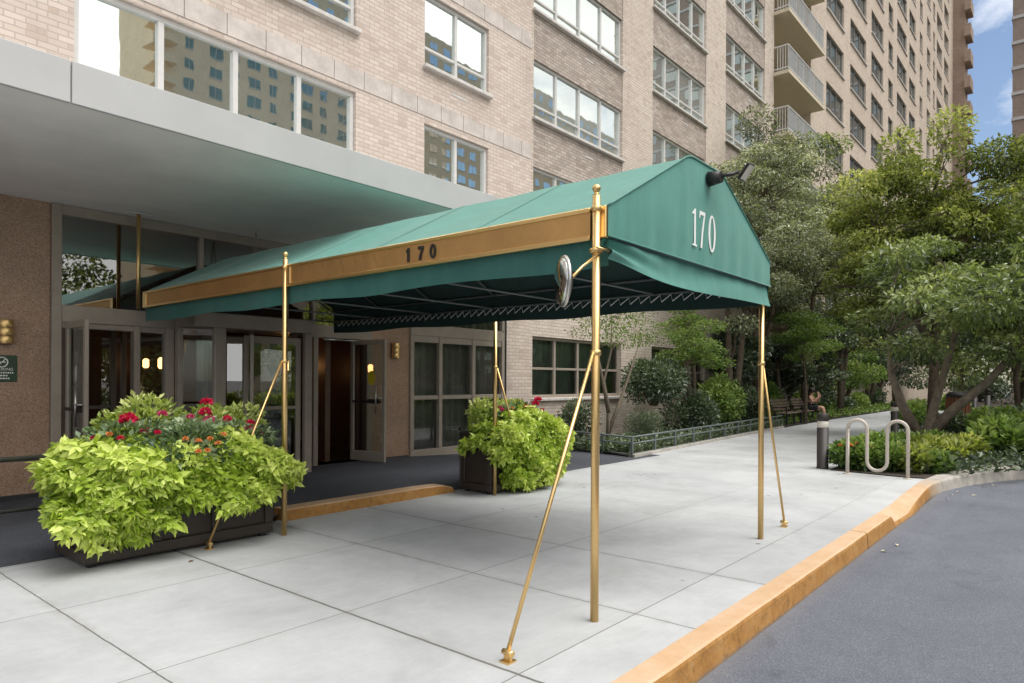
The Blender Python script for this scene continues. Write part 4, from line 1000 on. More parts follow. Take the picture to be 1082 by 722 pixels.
def vine(label,box,cen,rad,n,bottom,seed,leafn=7,ls=.092):
    x0,x1,y0,y1,h=box; rg=np.random.default_rng(seed); C0=np.array(cen); root=empty('trailing_plant',(cen[0],cen[1],h),label,'plant','lime trailing plants'); O=np.array([cen[0],cen[1],h])
    P=[];A=[]
    while len(P)<n:
        d=rg.normal(size=3); d/=np.linalg.norm(d)
        # superellipsoid
        e=(np.abs(d)**3.4).sum()**(-1/3.4); k=.80+.24*rg.random()
        bump=1+.13*math.sin(5.6*d[0]+seed)*math.cos(4.3*d[2]+2*d[1])+.07*math.sin(13*d[0]+9*d[2]+seed)
        p=C0+d*e*k*bump*np.array(rad)
        if x0-.01<p[0]<x1+.01 and y0-.01<p[1]<y1+.01 and p[2]<h+.01: continue
        if p[2]<bottom(p[0],p[1])+.05*rg.random(): continue
        if p[1]>cen[1]+.12 and p[2]<h-.25: continue
        P.append(p); nn=d*e/np.array(rad); nn/=np.linalg.norm(nn); A.append(nn)
    P=np.array(P);A=np.array(A); A=unit(A+rg.normal(size=A.shape)*.28+np.array([0,0,.18]))
    m=len(P); rep=leafn; PP=np.repeat(P,rep,0); AA=np.repeat(A,rep,0)
    up=np.tile(np.array([[.3,.2,1.]]),(m*rep,1)); S=unit(np.cross(AA,up)); T=np.cross(S,AA)
    ang=np.tile(np.arange(rep)*2*PI/rep,m)+np.repeat(rg.random(m)*6.3,rep)+rg.normal(size=m*rep)*.25
    til=R(62)+rg.normal(size=m*rep)*.25
    D=AA*np.cos(til)[:,None]+(S*np.cos(ang)[:,None]+T*np.sin(ang)[:,None])*np.sin(til)[:,None]; D[:,2]-=.28
    sz=np.repeat(ls*(.6+.8*rg.random(m)),rep)*(.65+.6*rg.random(m*rep))
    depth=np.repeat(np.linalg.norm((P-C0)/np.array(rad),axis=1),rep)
    tint=np.clip(.47+1.5*(depth-.98)+np.repeat(rg.normal(size=m)*.15,rep)+rg.normal(size=m*rep)*.16,0,1)  # inner leaves tinted darker, interior shade put into the colour
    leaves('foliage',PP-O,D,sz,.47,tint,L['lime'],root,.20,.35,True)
    # hanging stems
    q=MB()
    for i in range(40):
        p=P[rg.integers(m)]-O; q.tube([(p[0]*.6,p[1]*.4,.03),tuple(p*np.array([.85,.8,.6])+np.array([0,0,.05])),tuple(p)],.004,4)
    q.build('stem',L['lime'],root); return root
vine('lime green trailing foliage spilling over the front of the left planter',(1.95,3.58,5.97,6.64,.70),(2.72,6.12,.56),(.93,.43,.42),3900,
     lambda x,y:(9 if x<1.76 else .30) if x<1.93 else .17 if x<2.35 else (.27 if x<2.6 else (.42 if x<2.9 else (.33 if x<3.3 else .40))),3,7,.074)
vine('lime green trailing foliage spilling over the front of the right planter',(6.68,7.95,5.92,6.50,.78),(7.42,6.08,.52),(.80,.46,.52),3000,
     lambda x,y:.05 if x>6.85 else .42,5,7,.070)
def rosebush(label,c,r,n,mat,ls,seed,blooms,name='rose_bush'):
    root=shrub(name,label,c,r,n,ls,.62,L[mat],None,'flowering plant',None,8,seed)
    for (x,y,z,s_,m_) in blooms: blossom((x-c[0],y-c[1],z-c[2]),s_,L[m_],root,60)
    return root
rosebush('blue green rose bush with crimson and pink blooms on top of the left planter',(2.72,6.14,.80),(.88,.40,.38),2800,'rose',.060,21,
  [(2.30,6.05,1.16,.062,'red'),(2.42,6.02,1.06,.035,'pink'),(2.98,6.10,1.29,.05,'red'),(2.95,6.05,1.20,.048,'red'),(2.96,6.0,1.13,.046,'pink'),(3.34,6.0,1.03,.04,'pink'),(3.37,6.02,1.09,.035,'red'),(3.28,5.95,.96,.03,'pink'),
   (2.62,5.72,1.0,.024,'orange'),(2.72,5.70,.98,.024,'orange'),(2.82,5.70,.99,.024,'orange'),(2.88,5.68,.95,.024,'orange'),(2.76,5.62,.90,.024,'orange'),(2.68,5.62,.90,.024,'orange'),(2.95,5.72,1.02,.024,'orange'),(2.14,6.0,1.05,.024,'orange'),(2.55,6.0,1.20,.036,'pink'),(2.05,6.05,1.02,.026,'pink'),(2.78,5.98,1.17,.028,'pink'),(3.12,5.98,1.14,.034,'red'),(3.45,6.0,1.0,.028,'pink'),(2.2,5.94,1.02,.024,'red'),(3.18,5.9,1.0,.024,'pink'),(2.48,5.92,1.05,.026,'red')])
rosebush('lower rose bush under the small orange buds at the front of the left planter',(2.78,5.82,.72),(.34,.26,.30),800,'rose',.055,22,[])
shrub('variegated_plant','pale variegated leafy plant at the back of the left planter top, left of centre',(2.62,6.36,.82),(.46,.24,.50),1900,.06,.5,L['varieg'],None,'plant',None,6,31)
shrub('variegated_plant','pale variegated leafy plant at the back right of the left planter top',(3.28,6.36,.82),(.46,.24,.50),1900,.06,.5,L['varieg'],None,'plant',None,6,32)
rosebush('blue green rose bush with crimson blooms on top of the right planter',(7.40,6.18,.88),(.55,.3,.34),1300,'rose',.06,41,
  [(7.78,6.0,1.22,.055,'red'),(7.70,5.98,1.17,.05,'red'),(7.66,5.95,1.08,.042,'red'),(7.58,6.0,1.12,.04,'pink'),(7.05,6.05,1.1,.034,'pink'),(7.2,6.0,1.12,.024,'orange'),(7.4,5.92,1.14,.034,'red'),(7.88,6.0,1.08,.03,'pink'),(6.95,6.0,1.14,.026,'pink'),(7.52,5.88,1.06,.026,'pink')])
shrub('variegated_plant','pale variegated leafy plant at the left end of the right planter',(7.08,6.28,.80),(.46,.24,.50),1700,.06,.5,L['varieg'],None,'plant',None,7,33)
shrub('variegated_plant','pale variegated leafy plant at the back of the right planter, behind the rose bush',(7.55,6.34,.85),(.42,.2,.40),1300,.06,.5,L['varieg'],None,'plant',None,6,34)

# ------------------------------------------------------------------ bike rack, bollards, fence, benches, person
rk=empty('bike_rack',(12.13,2.5,0),'beige serpentine pipe bike rack bolted to the end of the sidewalk','bike rack')
pts=[]; r_=.145
ys=[.435,.145,-.145,-.435]
pts.append((0,ys[0],0)); pts.append((0,ys[0],.75))
def arc(yc,zc_,up,n=8): return [(0,yc+r_*math.cos(PI*i/n),zc_+(1 if up else -1)*r_*math.sin(PI*i/n)) for i in range(n+1)]
pts+=arc(.29,.75,True)[0:]; pts+=arc(0,.235,False); pts+=arc(-.29,.75,True); pts.append((0,ys[3],0))
q=MB(); q.tube(pts,.0275,10); q.build('pipe',M['rack'],rk)
for y in (ys[0],ys[3]): q=MB(); q.lathe([(.065,0),(.065,.01),(.035,.014)],(0,y,0),14); q.build('foot_flange',M['rack'],rk)
def bollard(loc,h,label,group,lit=True,r=.095):
    o=empty('bollard',loc,label,'bollard',group); q=MB(); q.lathe([(r*1.1,0),(r*1.1,.02),(r,.025),(r,h*.74)],(0,0,0),18); q.build('post',M['bollard'],o)
    q=MB(); q.lathe([(r*.9,h*.741),(r*.95,h*.75),(r*.95,h*.86),(r*.9,h*.865)],(0,0,0),18); q.build('lens',M['lens'] if lit else M['bollard'],o)
    q=MB(); q.lathe([(r,h*.866),(r*1.02,h*.87),(r*1.02,h*.99),(r*.9,h),(.001,h)],(0,0,0),18); q.build('cap',M['bollard'],o); return o
bollard((12.6,3.45,0),.96,'dark cylindrical light bollard left of the bike rack, largest in view','bollards along the path')
bollard((20.8,3.86,0),.98,'dark cylindrical light bollard seen just behind the bike rack','bollards along the path')
bollard((39.2,3.9,0),1.25,'far thin dark post to the right of the wooden bin, left of two','posts beyond the trees',False,.12)
bollard((39.4,3.4,0),1.25,'far thin dark post to the right of the wooden bin, right of two','posts beyond the trees',False,.12)
# garden fence
fe=empty('garden_fence',(11.8,6.78,0),'low grey iron two rail fence around the planted bed by the wall','fence')
line=[(12.55,9.55),(12.25,8.4),(11.83,6.78),(14.0,6.94),(16.2,7.09),(18.4,7.24),(20.6,7.39),(22.9,7.53)]
loc=[(x-11.8,y-6.78) for x,y in line]
for z,r1 in ((.40,.022),(.27,.020),(.06,.014)):
    q=MB(); q.tube([(x,y,z) for x,y in loc],r1,6); q.build('rail',M['iron'],fe)
for i in range(len(loc)-1):
    a,b=loc[i],loc[i+1]
    for t in ((0,.5) if i else (0,)):
        q=MB(); x,y=a[0]+(b[0]-a[0])*t,a[1]+(b[1]-a[1])*t; q.box(x-.022,x+.022,y-.022,y+.022,0,.405); q.build('post',M['iron'],fe)
cbm=MB(); 
for i in range(2,len(line)-1):
    (xa_,ya_),(xb_,yb_)=line[i],line[i+1]; cbm.add([(xa_,ya_-.07,0),(xb_,yb_-.07,0),(xb_,yb_+.07,0),(xa_,ya_+.07,0),(xa_,ya_-.07,.06),(xb_,yb_-.07,.06),(xb_,yb_+.07,.06),(xa_,ya_+.07,.06)],[(4,5,6,7),(0,1,5,4),(3,2,6,7)[::-1],(0,4,7,3),(1,2,6,5)])
struct('bed_edging',cbm,M['kerbgrey'])
def bench(x,y,rz,label):
    o=empty('park_bench',(x,y,0),label,'bench','benches along the path',rz)
    q=MB()
    for i in range(5): q.box(-1.0,1.0,-.30+.095*i,-.22+.095*i,.42,.45,bev=.006)
    q.build('seat',M['wood'],o); q=MB()
    for i in range(4): q.add([( sx*1.0,.17+.035*i+dy,.52+.10*i+dz) for dz in (0,.075) for dy in (0,.03) for sx in (-1,1)],[(0,1,3,2),(4,6,7,5),(0,4,5,1),(2,3,7,6),(0,2,6,4),(1,5,7,3)])
    q.build('backrest',M['wood'],o)
    for sx in (-.85,0,.85): q=MB(); q.box(sx-.03,sx+.03,-.27,-.21,0,.419); q.box(sx-.03,sx+.03,.13,.19,0,.419); q.tube([(sx,.16,.42),(sx,.33,.95)],.025,6); q.build('leg',M['black'],o)
    for sx in (-.97,.97): q=MB(); q.box(sx-.025,sx+.025,-.28,.2,.62,.65); q.box(sx-.02,sx+.02,-.27,-.23,.451,.62); q.build('armrest',M['black'],o)
    return o
bench(27.0,8.0,R(2),'dark wooden bench carrying the seated person beside the path')
bench(24.6,7.92,R(2),'dark wooden bench, empty, just left of the seated person')
# person
def skin_mesh(name,verts,edges,radii,mat,parent,sub=1):
    me=bpy.data.meshes.new(name); me.from_pydata(verts,edges,[]); o=bpy.data.objects.new(name,me); col.objects.link(o)
    sk=o.modifiers.new('s','SKIN')
    for i,r in enumerate(radii): me.skin_vertices[0].data[i].radius=(r,r) if not hasattr(r,'__len__') else r
    me.skin_vertices[0].data[0].use_root=True
    ss=o.modifiers.new('u','SUBSURF'); ss.levels=sub; ss.render_levels=sub
    dg=bpy.context.evaluated_depsgraph_get(); me2=bpy.data.meshes.new_from_object(o.evaluated_get(dg)); bpy.data.objects.remove(o)
    me2.materials.clear(); me2.materials.append(mat)
    for p in me2.polygons: p.use_smooth=True
    o=link(bpy.data.objects.new(name,me2)); o.parent=parent; return o
pe=empty('person',(27.15,7.86,0),'person with dark hair in black clothes sitting on a bench, hands raised to the face','person')
V=[(0,.0,.52),(0,.03,.70),(0,.02,.90),(0,.0,.99),(0,-.03,1.08),(0,-.05,1.16),(0,-.05,1.24),     # pelvis..head top
   (.09,-.06,.53),(.11,-.42,.56),(.10,-.44,.30),(.10,-.46,.08),(.10,-.58,.03),
   (-.09,-.06,.53),(-.09,-.42,.57),(-.06,-.50,.30),(-.06,-.53,.08),(-.06,-.66,.03),
   (.17,.0,.94),(.24,-.14,.72),(.12,-.30,.97),(.08,-.28,1.07),
   (-.17,.0,.94),(-.26,-.15,.74),(-.13,-.31,.96),(-.07,-.27,1.08)]
E_=[(0,1),(1,2),(2,3),(3,4),(4,5),(5,6),(0,7),(7,8),(8,9),(9,10),(10,11),(0,12),(12,13),(13,14),(14,15),(15,16),(2,17),(17,18),(18,19),(19,20),(2,21),(21,22),(22,23),(23,24)]
Rr=[.13,.12,.12,.055,.07,.095,.06,.085,.065,.055,.04,.035,.085,.065,.055,.04,.035,.055,.045,.035,.03,.055,.045,.035,.03]
skin_mesh('body',V,E_,Rr,M['skin'],pe)
skin_mesh('tank_top',[(0,.0,.50),(0,.03,.70),(0,.02,.88)],[(0,1),(1,2)],[.15,.138,.132],M['cloth'],pe)
skin_mesh('shorts',[(0,0,.52),(.09,-.06,.53),(.105,-.34,.56),(-.09,-.06,.53),(-.09,-.34,.57)],[(0,1),(1,2),(0,3),(3,4)],[.15,.105,.085,.105,.085],M['cloth'],pe)
q=MB(); q.ball((0,-.025,1.19),.115,10,0,(1,1.05,1.05)); q.tube([(0,.05,1.20),(0,.10,1.05),(0,.12,.88)],[.09,.08,.03],8)
q.build('hair',M['hair'],pe)
for sx in (-1,1):
    q=MB(); hx=.075*sx
    for k in range(5): q.tube([(hx+.012*(k-2),-.28,1.07),(hx+.013*(k-2),-.265,1.11),(hx*.9+.012*(k-2),-.235,1.14)],[.010,.009,.007],5)
    q.build('fingers',M['skin'],pe)
# wooden bin, white planter, urn
wb_=empty('litter_bin',(29.6,3.45,0),'reddish wooden slatted litter bin with a dark top beneath the leaning trunk','bin')
q=MB()
for i in range(20):
    a=2*PI*i/20; c,s=math.cos(a)*.36,math.sin(a)*.36; t=Vector((-math.sin(a),math.cos(a),0))*.045; n=Vector((math.cos(a),math.sin(a),0))*.02
    p=Vector((c,s,0)); q.add([p-t-n,p+t-n,p+t+n,p-t+n]+[v+Vector((0,0,.98)) for v in (p-t-n,p+t-n,p+t+n,p-t+n)],[(0,1,2,3),(4,7,6,5),(0,4,5,1),(1,5,6,2),(2,6,7,3),(3,7,4,0)])
q.build('slats',M['redwood'],wb_); q=MB(); q.lathe([(.33,.02),(.33,.96),(.38,1.0),(.40,1.04),(.30,1.16),(.12,1.20),(.001,1.2)],(0,0,0),20); q.build('liner',M['black'],wb_)
wp=empty('stone_planter',(27.9,4.0,0),'low pale stone planter block beside the path, left of the leaning trunk','planter')
q=MB(); q.box(-.9,.9,-.35,.35,0,.42,bev=.03); q.box(-.95,.95,-.4,.4,.42,.5,bev=.02); q.build('trough',M['concplain'],wp)

# ------------------------------------------------------------------ trees
def T(x,y,z): return (x,y,z)
# front tree in the right bed: leaning double trunk, flat layers of broad leaves
cl=[((17.2,2.9,3.3),(1.0,1.0,.45)),((17.9,2.0,3.5),(1.1,1.1,.45)),((18.6,1.2,3.3),(1.1,1.1,.5)),((17.0,1.7,2.75),(1.0,1.0,.40)),((16.6,2.5,2.5),(.8,.8,.35)),((18.3,.3,3.0),(1.1,1.1,.5)),((17.6,.9,2.5),(1.0,1.0,.38)),((16.2,1.4,3.2),(.9,.9,.4)),((19.2,2.4,3.9),(1.1,1.1,.5)),((18.2,3.4,3.9),(1.0,1.0,.5)),((17.0,3.7,3.0),(.8,.8,.4)),((17.7,.1,3.7),(1.0,1.0,.45)),((16.3,.5,2.9),(.8,.8,.35)),((17.3,2.4,2.1),(.55,.55,.22)),((18.9,.1,2.3),(.9,.9,.35))]
rgc=np.random.default_rng(77)
cl=[((c[0]+rgc.normal()*.25,c[1]+rgc.normal()*.25,c[2]+rgc.normal()*.12),(r[0]*.72,r[1]*.72,r[2]*.70)) for c,r in cl]
for i in range(26):
    a=rgc.random()*6.3; q=rgc.random()**.5; cl.append(((17.8+2.5*q*math.cos(a),1.9+2.4*q*math.sin(a),2.3+1.9*rgc.random()+(1-q)*.5),(.55,.55,.20)))
tree('broadleaf_tree','broad leaved tree with a leaning double trunk in the bed behind the bike rack',(18.0,2.75,0),
 [[(18.0,2.75,-.05),(18.0,2.65,.5),(18.05,2.45,1.4),(18.1,2.2,2.4),(18.0,2.0,3.3)],[(18.0,2.7,.25),(18.1,2.2,.9),(18.3,1.6,1.5),(18.5,1.1,2.2),(18.6,.8,3.0)],[(17.9,2.8,.2),(17.5,3.1,1.0),(17.35,3.3,1.7),(17.1,3.3,2.6)]],
 cl,17000,.12,.44,L['magnolia'],M['barkpale'],'trees in the right bed',.135,5,.35)
# tall tree behind it
cl=rand_clumps((22.2,3.3,5.6),(2.6,2.6,2.9),90,.56,3)+[((22.6,2.8,8.6),(.55,.55,.6)),((21.4,3.9,8.0),(.5,.5,.55)),((23.4,1.6,7.3),(.6,.6,.5)),((20.6,4.7,6.8),(.6,.6,.5)),((21.2,3.4,3.8),(.9,.9,.5)),((22.9,2.0,3.9),(.9,.9,.5))]
tree('broadleaf_tree','tall loose tree with yellow green sprays rising against the tower',(22.2,3.2,0),[[(22.2,3.2,-.05),(22.15,3.15,1.6),(22.2,3.1,3.2),(22.4,2.9,4.8),(22.3,3.2,6.6),(22.4,3.0,8.2)],[(22.17,3.13,2.4),(21.7,3.8,4.0),(21.2,4.2,5.6)]],
 cl,44000,.11,.46,L['yellowgreen'],M['bark'],'trees in the right bed',.15,9,.2)
def gtree(label,x,y,h,r,mat,seed,n=11000,ls=.12,bot=.38,group='trees in the right bed',name='broadleaf_tree',bark='bark',nc=26,cr=None,r0=.13,lean=(0,0)):
    cz=h*(1+bot)/2; rz=h*(1-bot)/2
    cl=rand_clumps((x+lean[0],y+lean[1],cz),(r,r,rz),nc,cr or r*.34,seed)
    rg=random.Random(seed); tr=[]
    for k in range(2 if r>1.5 else 1):
        tr.append([(x+.1*k,y,-.05 if k==0 else .3),(x+rg.uniform(-.15,.15)+.3*k+lean[0]*.2,y+rg.uniform(-.15,.15)-.2*k+lean[1]*.2,h*.22),(x+rg.uniform(-.25,.25)+.5*k+lean[0]*.6,y+rg.uniform(-.25,.25)-.4*k+lean[1]*.6,h*.45),(x+rg.uniform(-.3,.3)+.4*k+lean[0],y+rg.uniform(-.3,.3)-.3*k+lean[1],h*.72)])
    return tree(name,label,(x,y,0),tr,cl,n,ls,.5,L[mat],M[bark],group,r0,seed)
gtree('mid green tree at the right edge, its crown cut by the frame',24.2,.7,8.6,2.6,'magnolia',21,27000,.115,.24,nc=60,cr=.62)
gtree('yellow tinged tree at the far right edge behind the other crowns',31,1.2,10.2,3.0,'yellowgreen',22,16000,.14,.2,nc=50,cr=.7)
gtree('dark tree in the distance above the wooden litter bin',36,2.0,8.0,2.6,'dark',23,9000,.17,.22)
gtree('distant green tree closing the end of the path',55,6.2,9.5,3.4,'magnolia',24,10000,.22,.12,'trees at the end of the path')
gtree('distant dark tree at the end of the path beside the tower',47,8.7,8.0,2.4,'dark',25,9000,.18,.12,'trees at the end of the path')
gtree('distant tree behind the two thin dark posts',46,2.5,8.5,3.0,'magnolia',26,9000,.2,.15,'trees at the end of the path')
for i,(x,y,h,r,lb) in enumerate([(44,-1.5,8,3.2,'dark tree far off to the right, left of two'),(40,-4.5,8.5,3.2,'dark tree far off to the right, right of two'),(62,2.0,9,4.0,'hazy tree closing the view behind the bin')]):
    gtree(lb,x,y,h,r,'dark',27+i,9000,.2,.08,'trees at the end of the path')
for i,(x,y,rx,ry,h,lb) in enumerate([(52,1.0,5,3,2.6,'dense dark hedge behind the thin posts'),(37,-1.5,4,2.2,2.0,'dense dark hedge at the right edge behind the leafy shrubs'),(66,6.5,4,2.2,2.6,'dense hedge across the far end of the path')]):
    shrub('hedge',lb,(x,y,0),(rx,ry,h),5000,.2,.5,L['dark'],'hedges at the back',seed=160+i,nclump=16)
# garden by the wall
cl=rand_clumps((24.3,8.3,7.2),(2.7,2.1,3.5),80,.58,8)+[((22.4,8.4,5.4),(.8,.8,.5)),((25.5,8.4,5.0),(.9,.9,.5)),((23.5,8.6,10.4),(.7,.6,.6)),((22.6,8.3,8.9),(.6,.6,.5))]
tree('broadleaf_tree','bushy tree with shimmering grey green leaves behind the right slope of the awning',(23.6,8.6,0),[[(23.6,8.6,-.05),(23.5,8.6,1.5),(23.7,8.5,3.2),(23.9,8.5,5.2),(23.8,8.6,7.6),(23.7,8.6,9.6)],[(23.5,8.6,1.2),(23.0,8.5,3.0),(22.7,8.4,5.0)],[(23.6,8.6,1.8),(24.5,8.5,3.6),(25.2,8.4,5.4)]],
 cl,38000,.098,.46,L['silver'],M['bark'],'trees along the wall',.12,12,.15)
gtree('second bushy grey green tree, directly below the balconies',27.6,8.3,11.0,2.6,'silver',31,27000,.105,.25,'trees along the wall',nc=64,cr=.64)
gtree('dark green tree below the tower, left of the path',32.5,8.2,12.2,3.0,'magnolia',32,24000,.13,.15,'trees along the wall',nc=70,cr=.72)
gtree('dense dark green tree further along the tower wall',40.5,8.8,8.0,2.1,'dark',33,10000,.15,.12,'trees along the wall')
gtree('pale sprig topped young tree just above the awning ridge',18.6,8.6,7.4,1.0,'yellowgreen',34,3200,.10,.5,'trees along the wall',nc=11,r0=.07)
gtree('grey green bushy tree nearest the awning, in front of the third row of windows',20.3,8.2,9.0,2.3,'silver',35,30000,.09,.30,'trees along the wall',nc=66,cr=.55)
for i,(x,y,h,r,lb) in enumerate([(30.5,9.0,4.6,1.7,'low dark understory tree right of the bench against the tower wall'),(36,9.0,4.8,1.9,'low dark understory tree midway along the tower wall'),(43.5,9.0,5.0,2.0,'low dark understory tree far along the tower wall'),(27.2,9.1,4.4,1.3,'low understory tree directly behind the seated person'),(22.3,9.0,4.0,1.2,'low dark understory tree left of the empty bench')]):
    gtree(lb,x,y,h,r,'dark' if i!=1 else 'shrub',210+i,8000,.13,.10,'understory along the wall',nc=22)
# layered maples
def maple(label,x,y,h,r,seed,layers,n=7000):
    rg=np.random.default_rng(seed); cl=[]
    for z,rad,k in layers:
        for i in range(k):
            a=rg.random()*6.3; q=rg.random()**.5*rad; cl.append(((x+q*math.cos(a),y+q*math.sin(a)*.8,z+rg.normal()*.24),(.48*r,.48*r,.17)))
    return tree('maple_tree',label,(x,y,0),[[(x,y,-.05),(x+.1,y,h*.3),(x-.05,y+.05,h*.6),(x+.1,y,h*.92)],[(x,y,.2),(x-.35,y-.1,h*.4),(x-.6,y-.1,h*.7)]],cl,n,.075,.55,L['maple'],M['bark'],'maples in the wall bed',.06,seed,.1,flat=1)
maple('small layered maple with fine bright leaves behind the front right awning pole',17.4,8.2,3.3,.9,51,[(2.1,1.0,6),(2.6,1.1,7),(3.1,.8,5)],6500)
maple('flat layered bright green maple above the bench',25.6,7.6,3.7,1.2,52,[(2.7,1.3,8),(3.2,1.3,8),(3.6,.9,5)],8000)
tree('sapling','sparse small tree with bare twisting stems in front of the ground floor windows',(13.3,8.25,0),[[(13.3,8.25,-.05),(13.28,8.22,.9),(13.2,8.3,1.5),(13.35,8.2,2.2),(13.2,8.1,2.8)],[(13.3,8.25,.3),(13.55,8.1,1.0),(13.85,8.0,1.7),(14.1,7.9,2.4)],[(13.28,8.22,.8),(13.0,8.2,1.5),(12.6,8.1,2.2)]],
 [((13.2,8.1,2.9),(.8,.7,.22)),((12.5,8.0,2.6),(.7,.6,.2)),((14.1,7.9,2.7),(.9,.7,.22)),((13.7,8.0,2.45),(.7,.6,.15)),((14.7,7.9,2.55),(.7,.6,.18)),((12.2,7.8,2.9),(.6,.6,.2)),((13.6,7.9,3.2),(.9,.7,.25)),((12.9,7.7,2.35),(.5,.5,.12))],2600,.055,.5,L['maple'],M['barkpale'],'saplings in the wall bed',.05,61,.1)
# shrubs in the wall bed
W_='shrubs in the wall bed'
shrub('evergreen_shrub','large dark rhododendron like shrub between the ground floor windows',(15.9,8.5,.9),(1.25,.8,1.35),5200,.11,.42,L['dark'],W_,seed=71,nclump=16)
shrub('evergreen_shrub','lower skirt of dark evergreen leaves beneath the rhododendron, right side',(17.0,8.0,.05),(1.1,.7,1.25),3600,.10,.42,L['dark'],W_,seed=72,nclump=12)
shrub('leafy_shrub','rounded mid green shrub with paler leaves left of the front right pole',(19.6,8.25,.3),(1.1,.7,1.55),4200,.11,.5,L['shrub'],W_,seed=73,nclump=13)
shrub('conifer_shrub','small dark conical conifer near the fence corner',(14.5,8.0,.02),(.5,.5,.95),3600,.06,.2,L['dark'],W_,seed=74,nclump=9,up=.8)
shrub('evergreen_shrub','dark bush beside the lime planter under the first ground floor window',(12.75,8.7,.05),(.55,.7,1.05),2600,.08,.45,L['dark'],W_,seed=75)
for i,(x,y,rx,ry,h,mt,lb) in enumerate([(22.0,8.4,1.0,.7,1.3,'dark','dark shrub behind the empty bench'),(29.4,8.7,1.1,.6,1.2,'shrub','bright leafy shrub to the right of the seated person'),(31.4,8.7,1.1,.6,1.1,'shrub','second bright leafy shrub right of the seated person, lower'),(34.5,8.8,1.5,.6,1.0,'dark','dark low shrub beside the far path edge'),(37.6,8.8,1.5,.6,1.1,'shrub','far green shrub beside the path before it bends'),(25.8,9.0,1.0,.5,1.4,'shrub','yellow green shrub behind the seated person'),(42,8.9,2.2,.6,1.3,'dark','farthest dark shrub along the left path edge')]):
    shrub('leafy_shrub',lb,(x,y,.02),(rx,ry,h),2400,.11,.5,L[mt],W_,seed=80+i,nclump=10)
# ground cover in the wall bed
def cover(name,pts_fn,n,ls,mat,hmax,seed):
    rg=np.random.default_rng(seed); P=np.array([pts_fn(rg) for _ in range(n)]); P[:,2]=.03+rg.random(n)*hmax*(.4+.6*np.sin(P[:,0]*1.7+P[:,1]*2.3)**2)
    D=rg.normal(size=(n,3)); D[:,2]=np.abs(D[:,2])*.6+.15
    o=leaves(name,P,D,ls*(.6+.8*rg.random(n)),.5,np.clip(.45+rg.normal(size=n)*.22,0,1),L[mat]); return tag(o,kind='stuff')
def bedpt(rg):
    x=12.0+rg.random()**1.5*12; y0=6.9+(x-11.8)*.066; return (x,y0+rg.random()**1.3*1.6,0)
tag(cover('ground_cover',bedpt,9000,.09,'ivy',.26,91),'pale ivy like ground cover filling the fenced bed','ground cover')
def bedpt2(rg):
    x=24+rg.random()*30; y0=7.7; return (x,y0+rg.random()*1.2,0)
tag(cover('ground_cover',bedpt2,5000,.12,'shrub',.35,92),'low green ground cover along the far left edge of the path','ground cover')
def bedpt3(rg):
    x=13+rg.random()**1.3*30; t=rg.random(); y1=3.3+(x-12.4)*.055; y0=1.7-(x-12.5)*.62 if x<18 else -6; return (x,y0+(y1-.15-y0)*t,0)
tag(cover('ground_cover',bedpt3,9000,.13,'dark',.28,93),'dark leafy ground cover under the trees of the right bed','ground cover')
# right bed plants near the kerb
Gp='plants along the front of the right bed'
pl=[(12.75,3.05,.42,.36,.46,'shrub',None,'leafy clump with orange flowers just right of the large bollard',('orange',7,.035)),
(12.85,2.55,.42,.4,.44,'shrub',None,'leafy clump framed by the left hoop of the bike rack',('orange',5,.03)),
(13.1,2.15,.45,.4,.48,'yellowgreen',None,'bright leafy clump framed by the right hoop of the bike rack',None),
(13.3,1.95,.35,.3,.34,'shrub',None,'low clump with orange flowers at the right foot of the bike rack',('orange',6,.03)),
(14.1,2.0,.55,.5,.55,'yellowgreen',None,'bright yellow green clump right of the bike rack',None),
(14.2,2.9,.7,.5,.55,'shrub',None,'green clump behind the bike rack hoops',None),
(15.0,1.75,.6,.5,.55,'yellowgreen',None,'second bright clump, near the kerb bend',None),
(15.9,2.4,.8,.6,.55,'shrub',None,'green mound below the leaning trunk',None),
(16.2,1.2,.75,.6,.75,'shrub',None,'large leaved shrub behind the grey kerb, left of two',None),
(17.2,.5,.9,.7,.85,'shrub',None,'large leaved shrub behind the grey kerb, right of two, at the frame edge',None),
(18.4,-.3,1.0,.8,1.0,'dark',None,'dark shrub at the right edge of the frame behind the kerb',None),
(18.9,1.4,1.0,.8,1.0,'shrub',None,'tall leafy shrub under the layered tree, right of the trunk',None),
(20.3,.6,1.1,.9,1.1,'dark',None,'dark shrub in the shade at the right, behind the leafy ones',None),
(21.5,2.2,1.0,.7,.8,'dark',None,'low dark shrub between the trunk and the wooden bin',None)]
for i,(x,y,rx,ry,h,mt,_,lb,fl_) in enumerate(pl):
    shrub('bedding_plant',lb,(x,y,.02),(rx,ry,h),1500 if i<8 else 2200,.12 if i not in(8,9,10) else .16,.5,L[mt],Gp,'plant',(L[fl_[0]],fl_[1],fl_[2]) if fl_ else None,8,120+i,.35)
for i,(x,y,h,lb) in enumerate([(26,5.2-.9,.9,'leafy shrub right of the path beyond the second bollard'),(32,4.0,1.0,'far shrub right of the path behind the stone planter'),(38,4.6,1.2,'farthest shrub right of the path')]):
    shrub('leafy_shrub',lb,(x,y,.02),(1.2,.7,h),1500,.13,.5,L['shrub'],'far shrubs right of the path',seed=150+i)
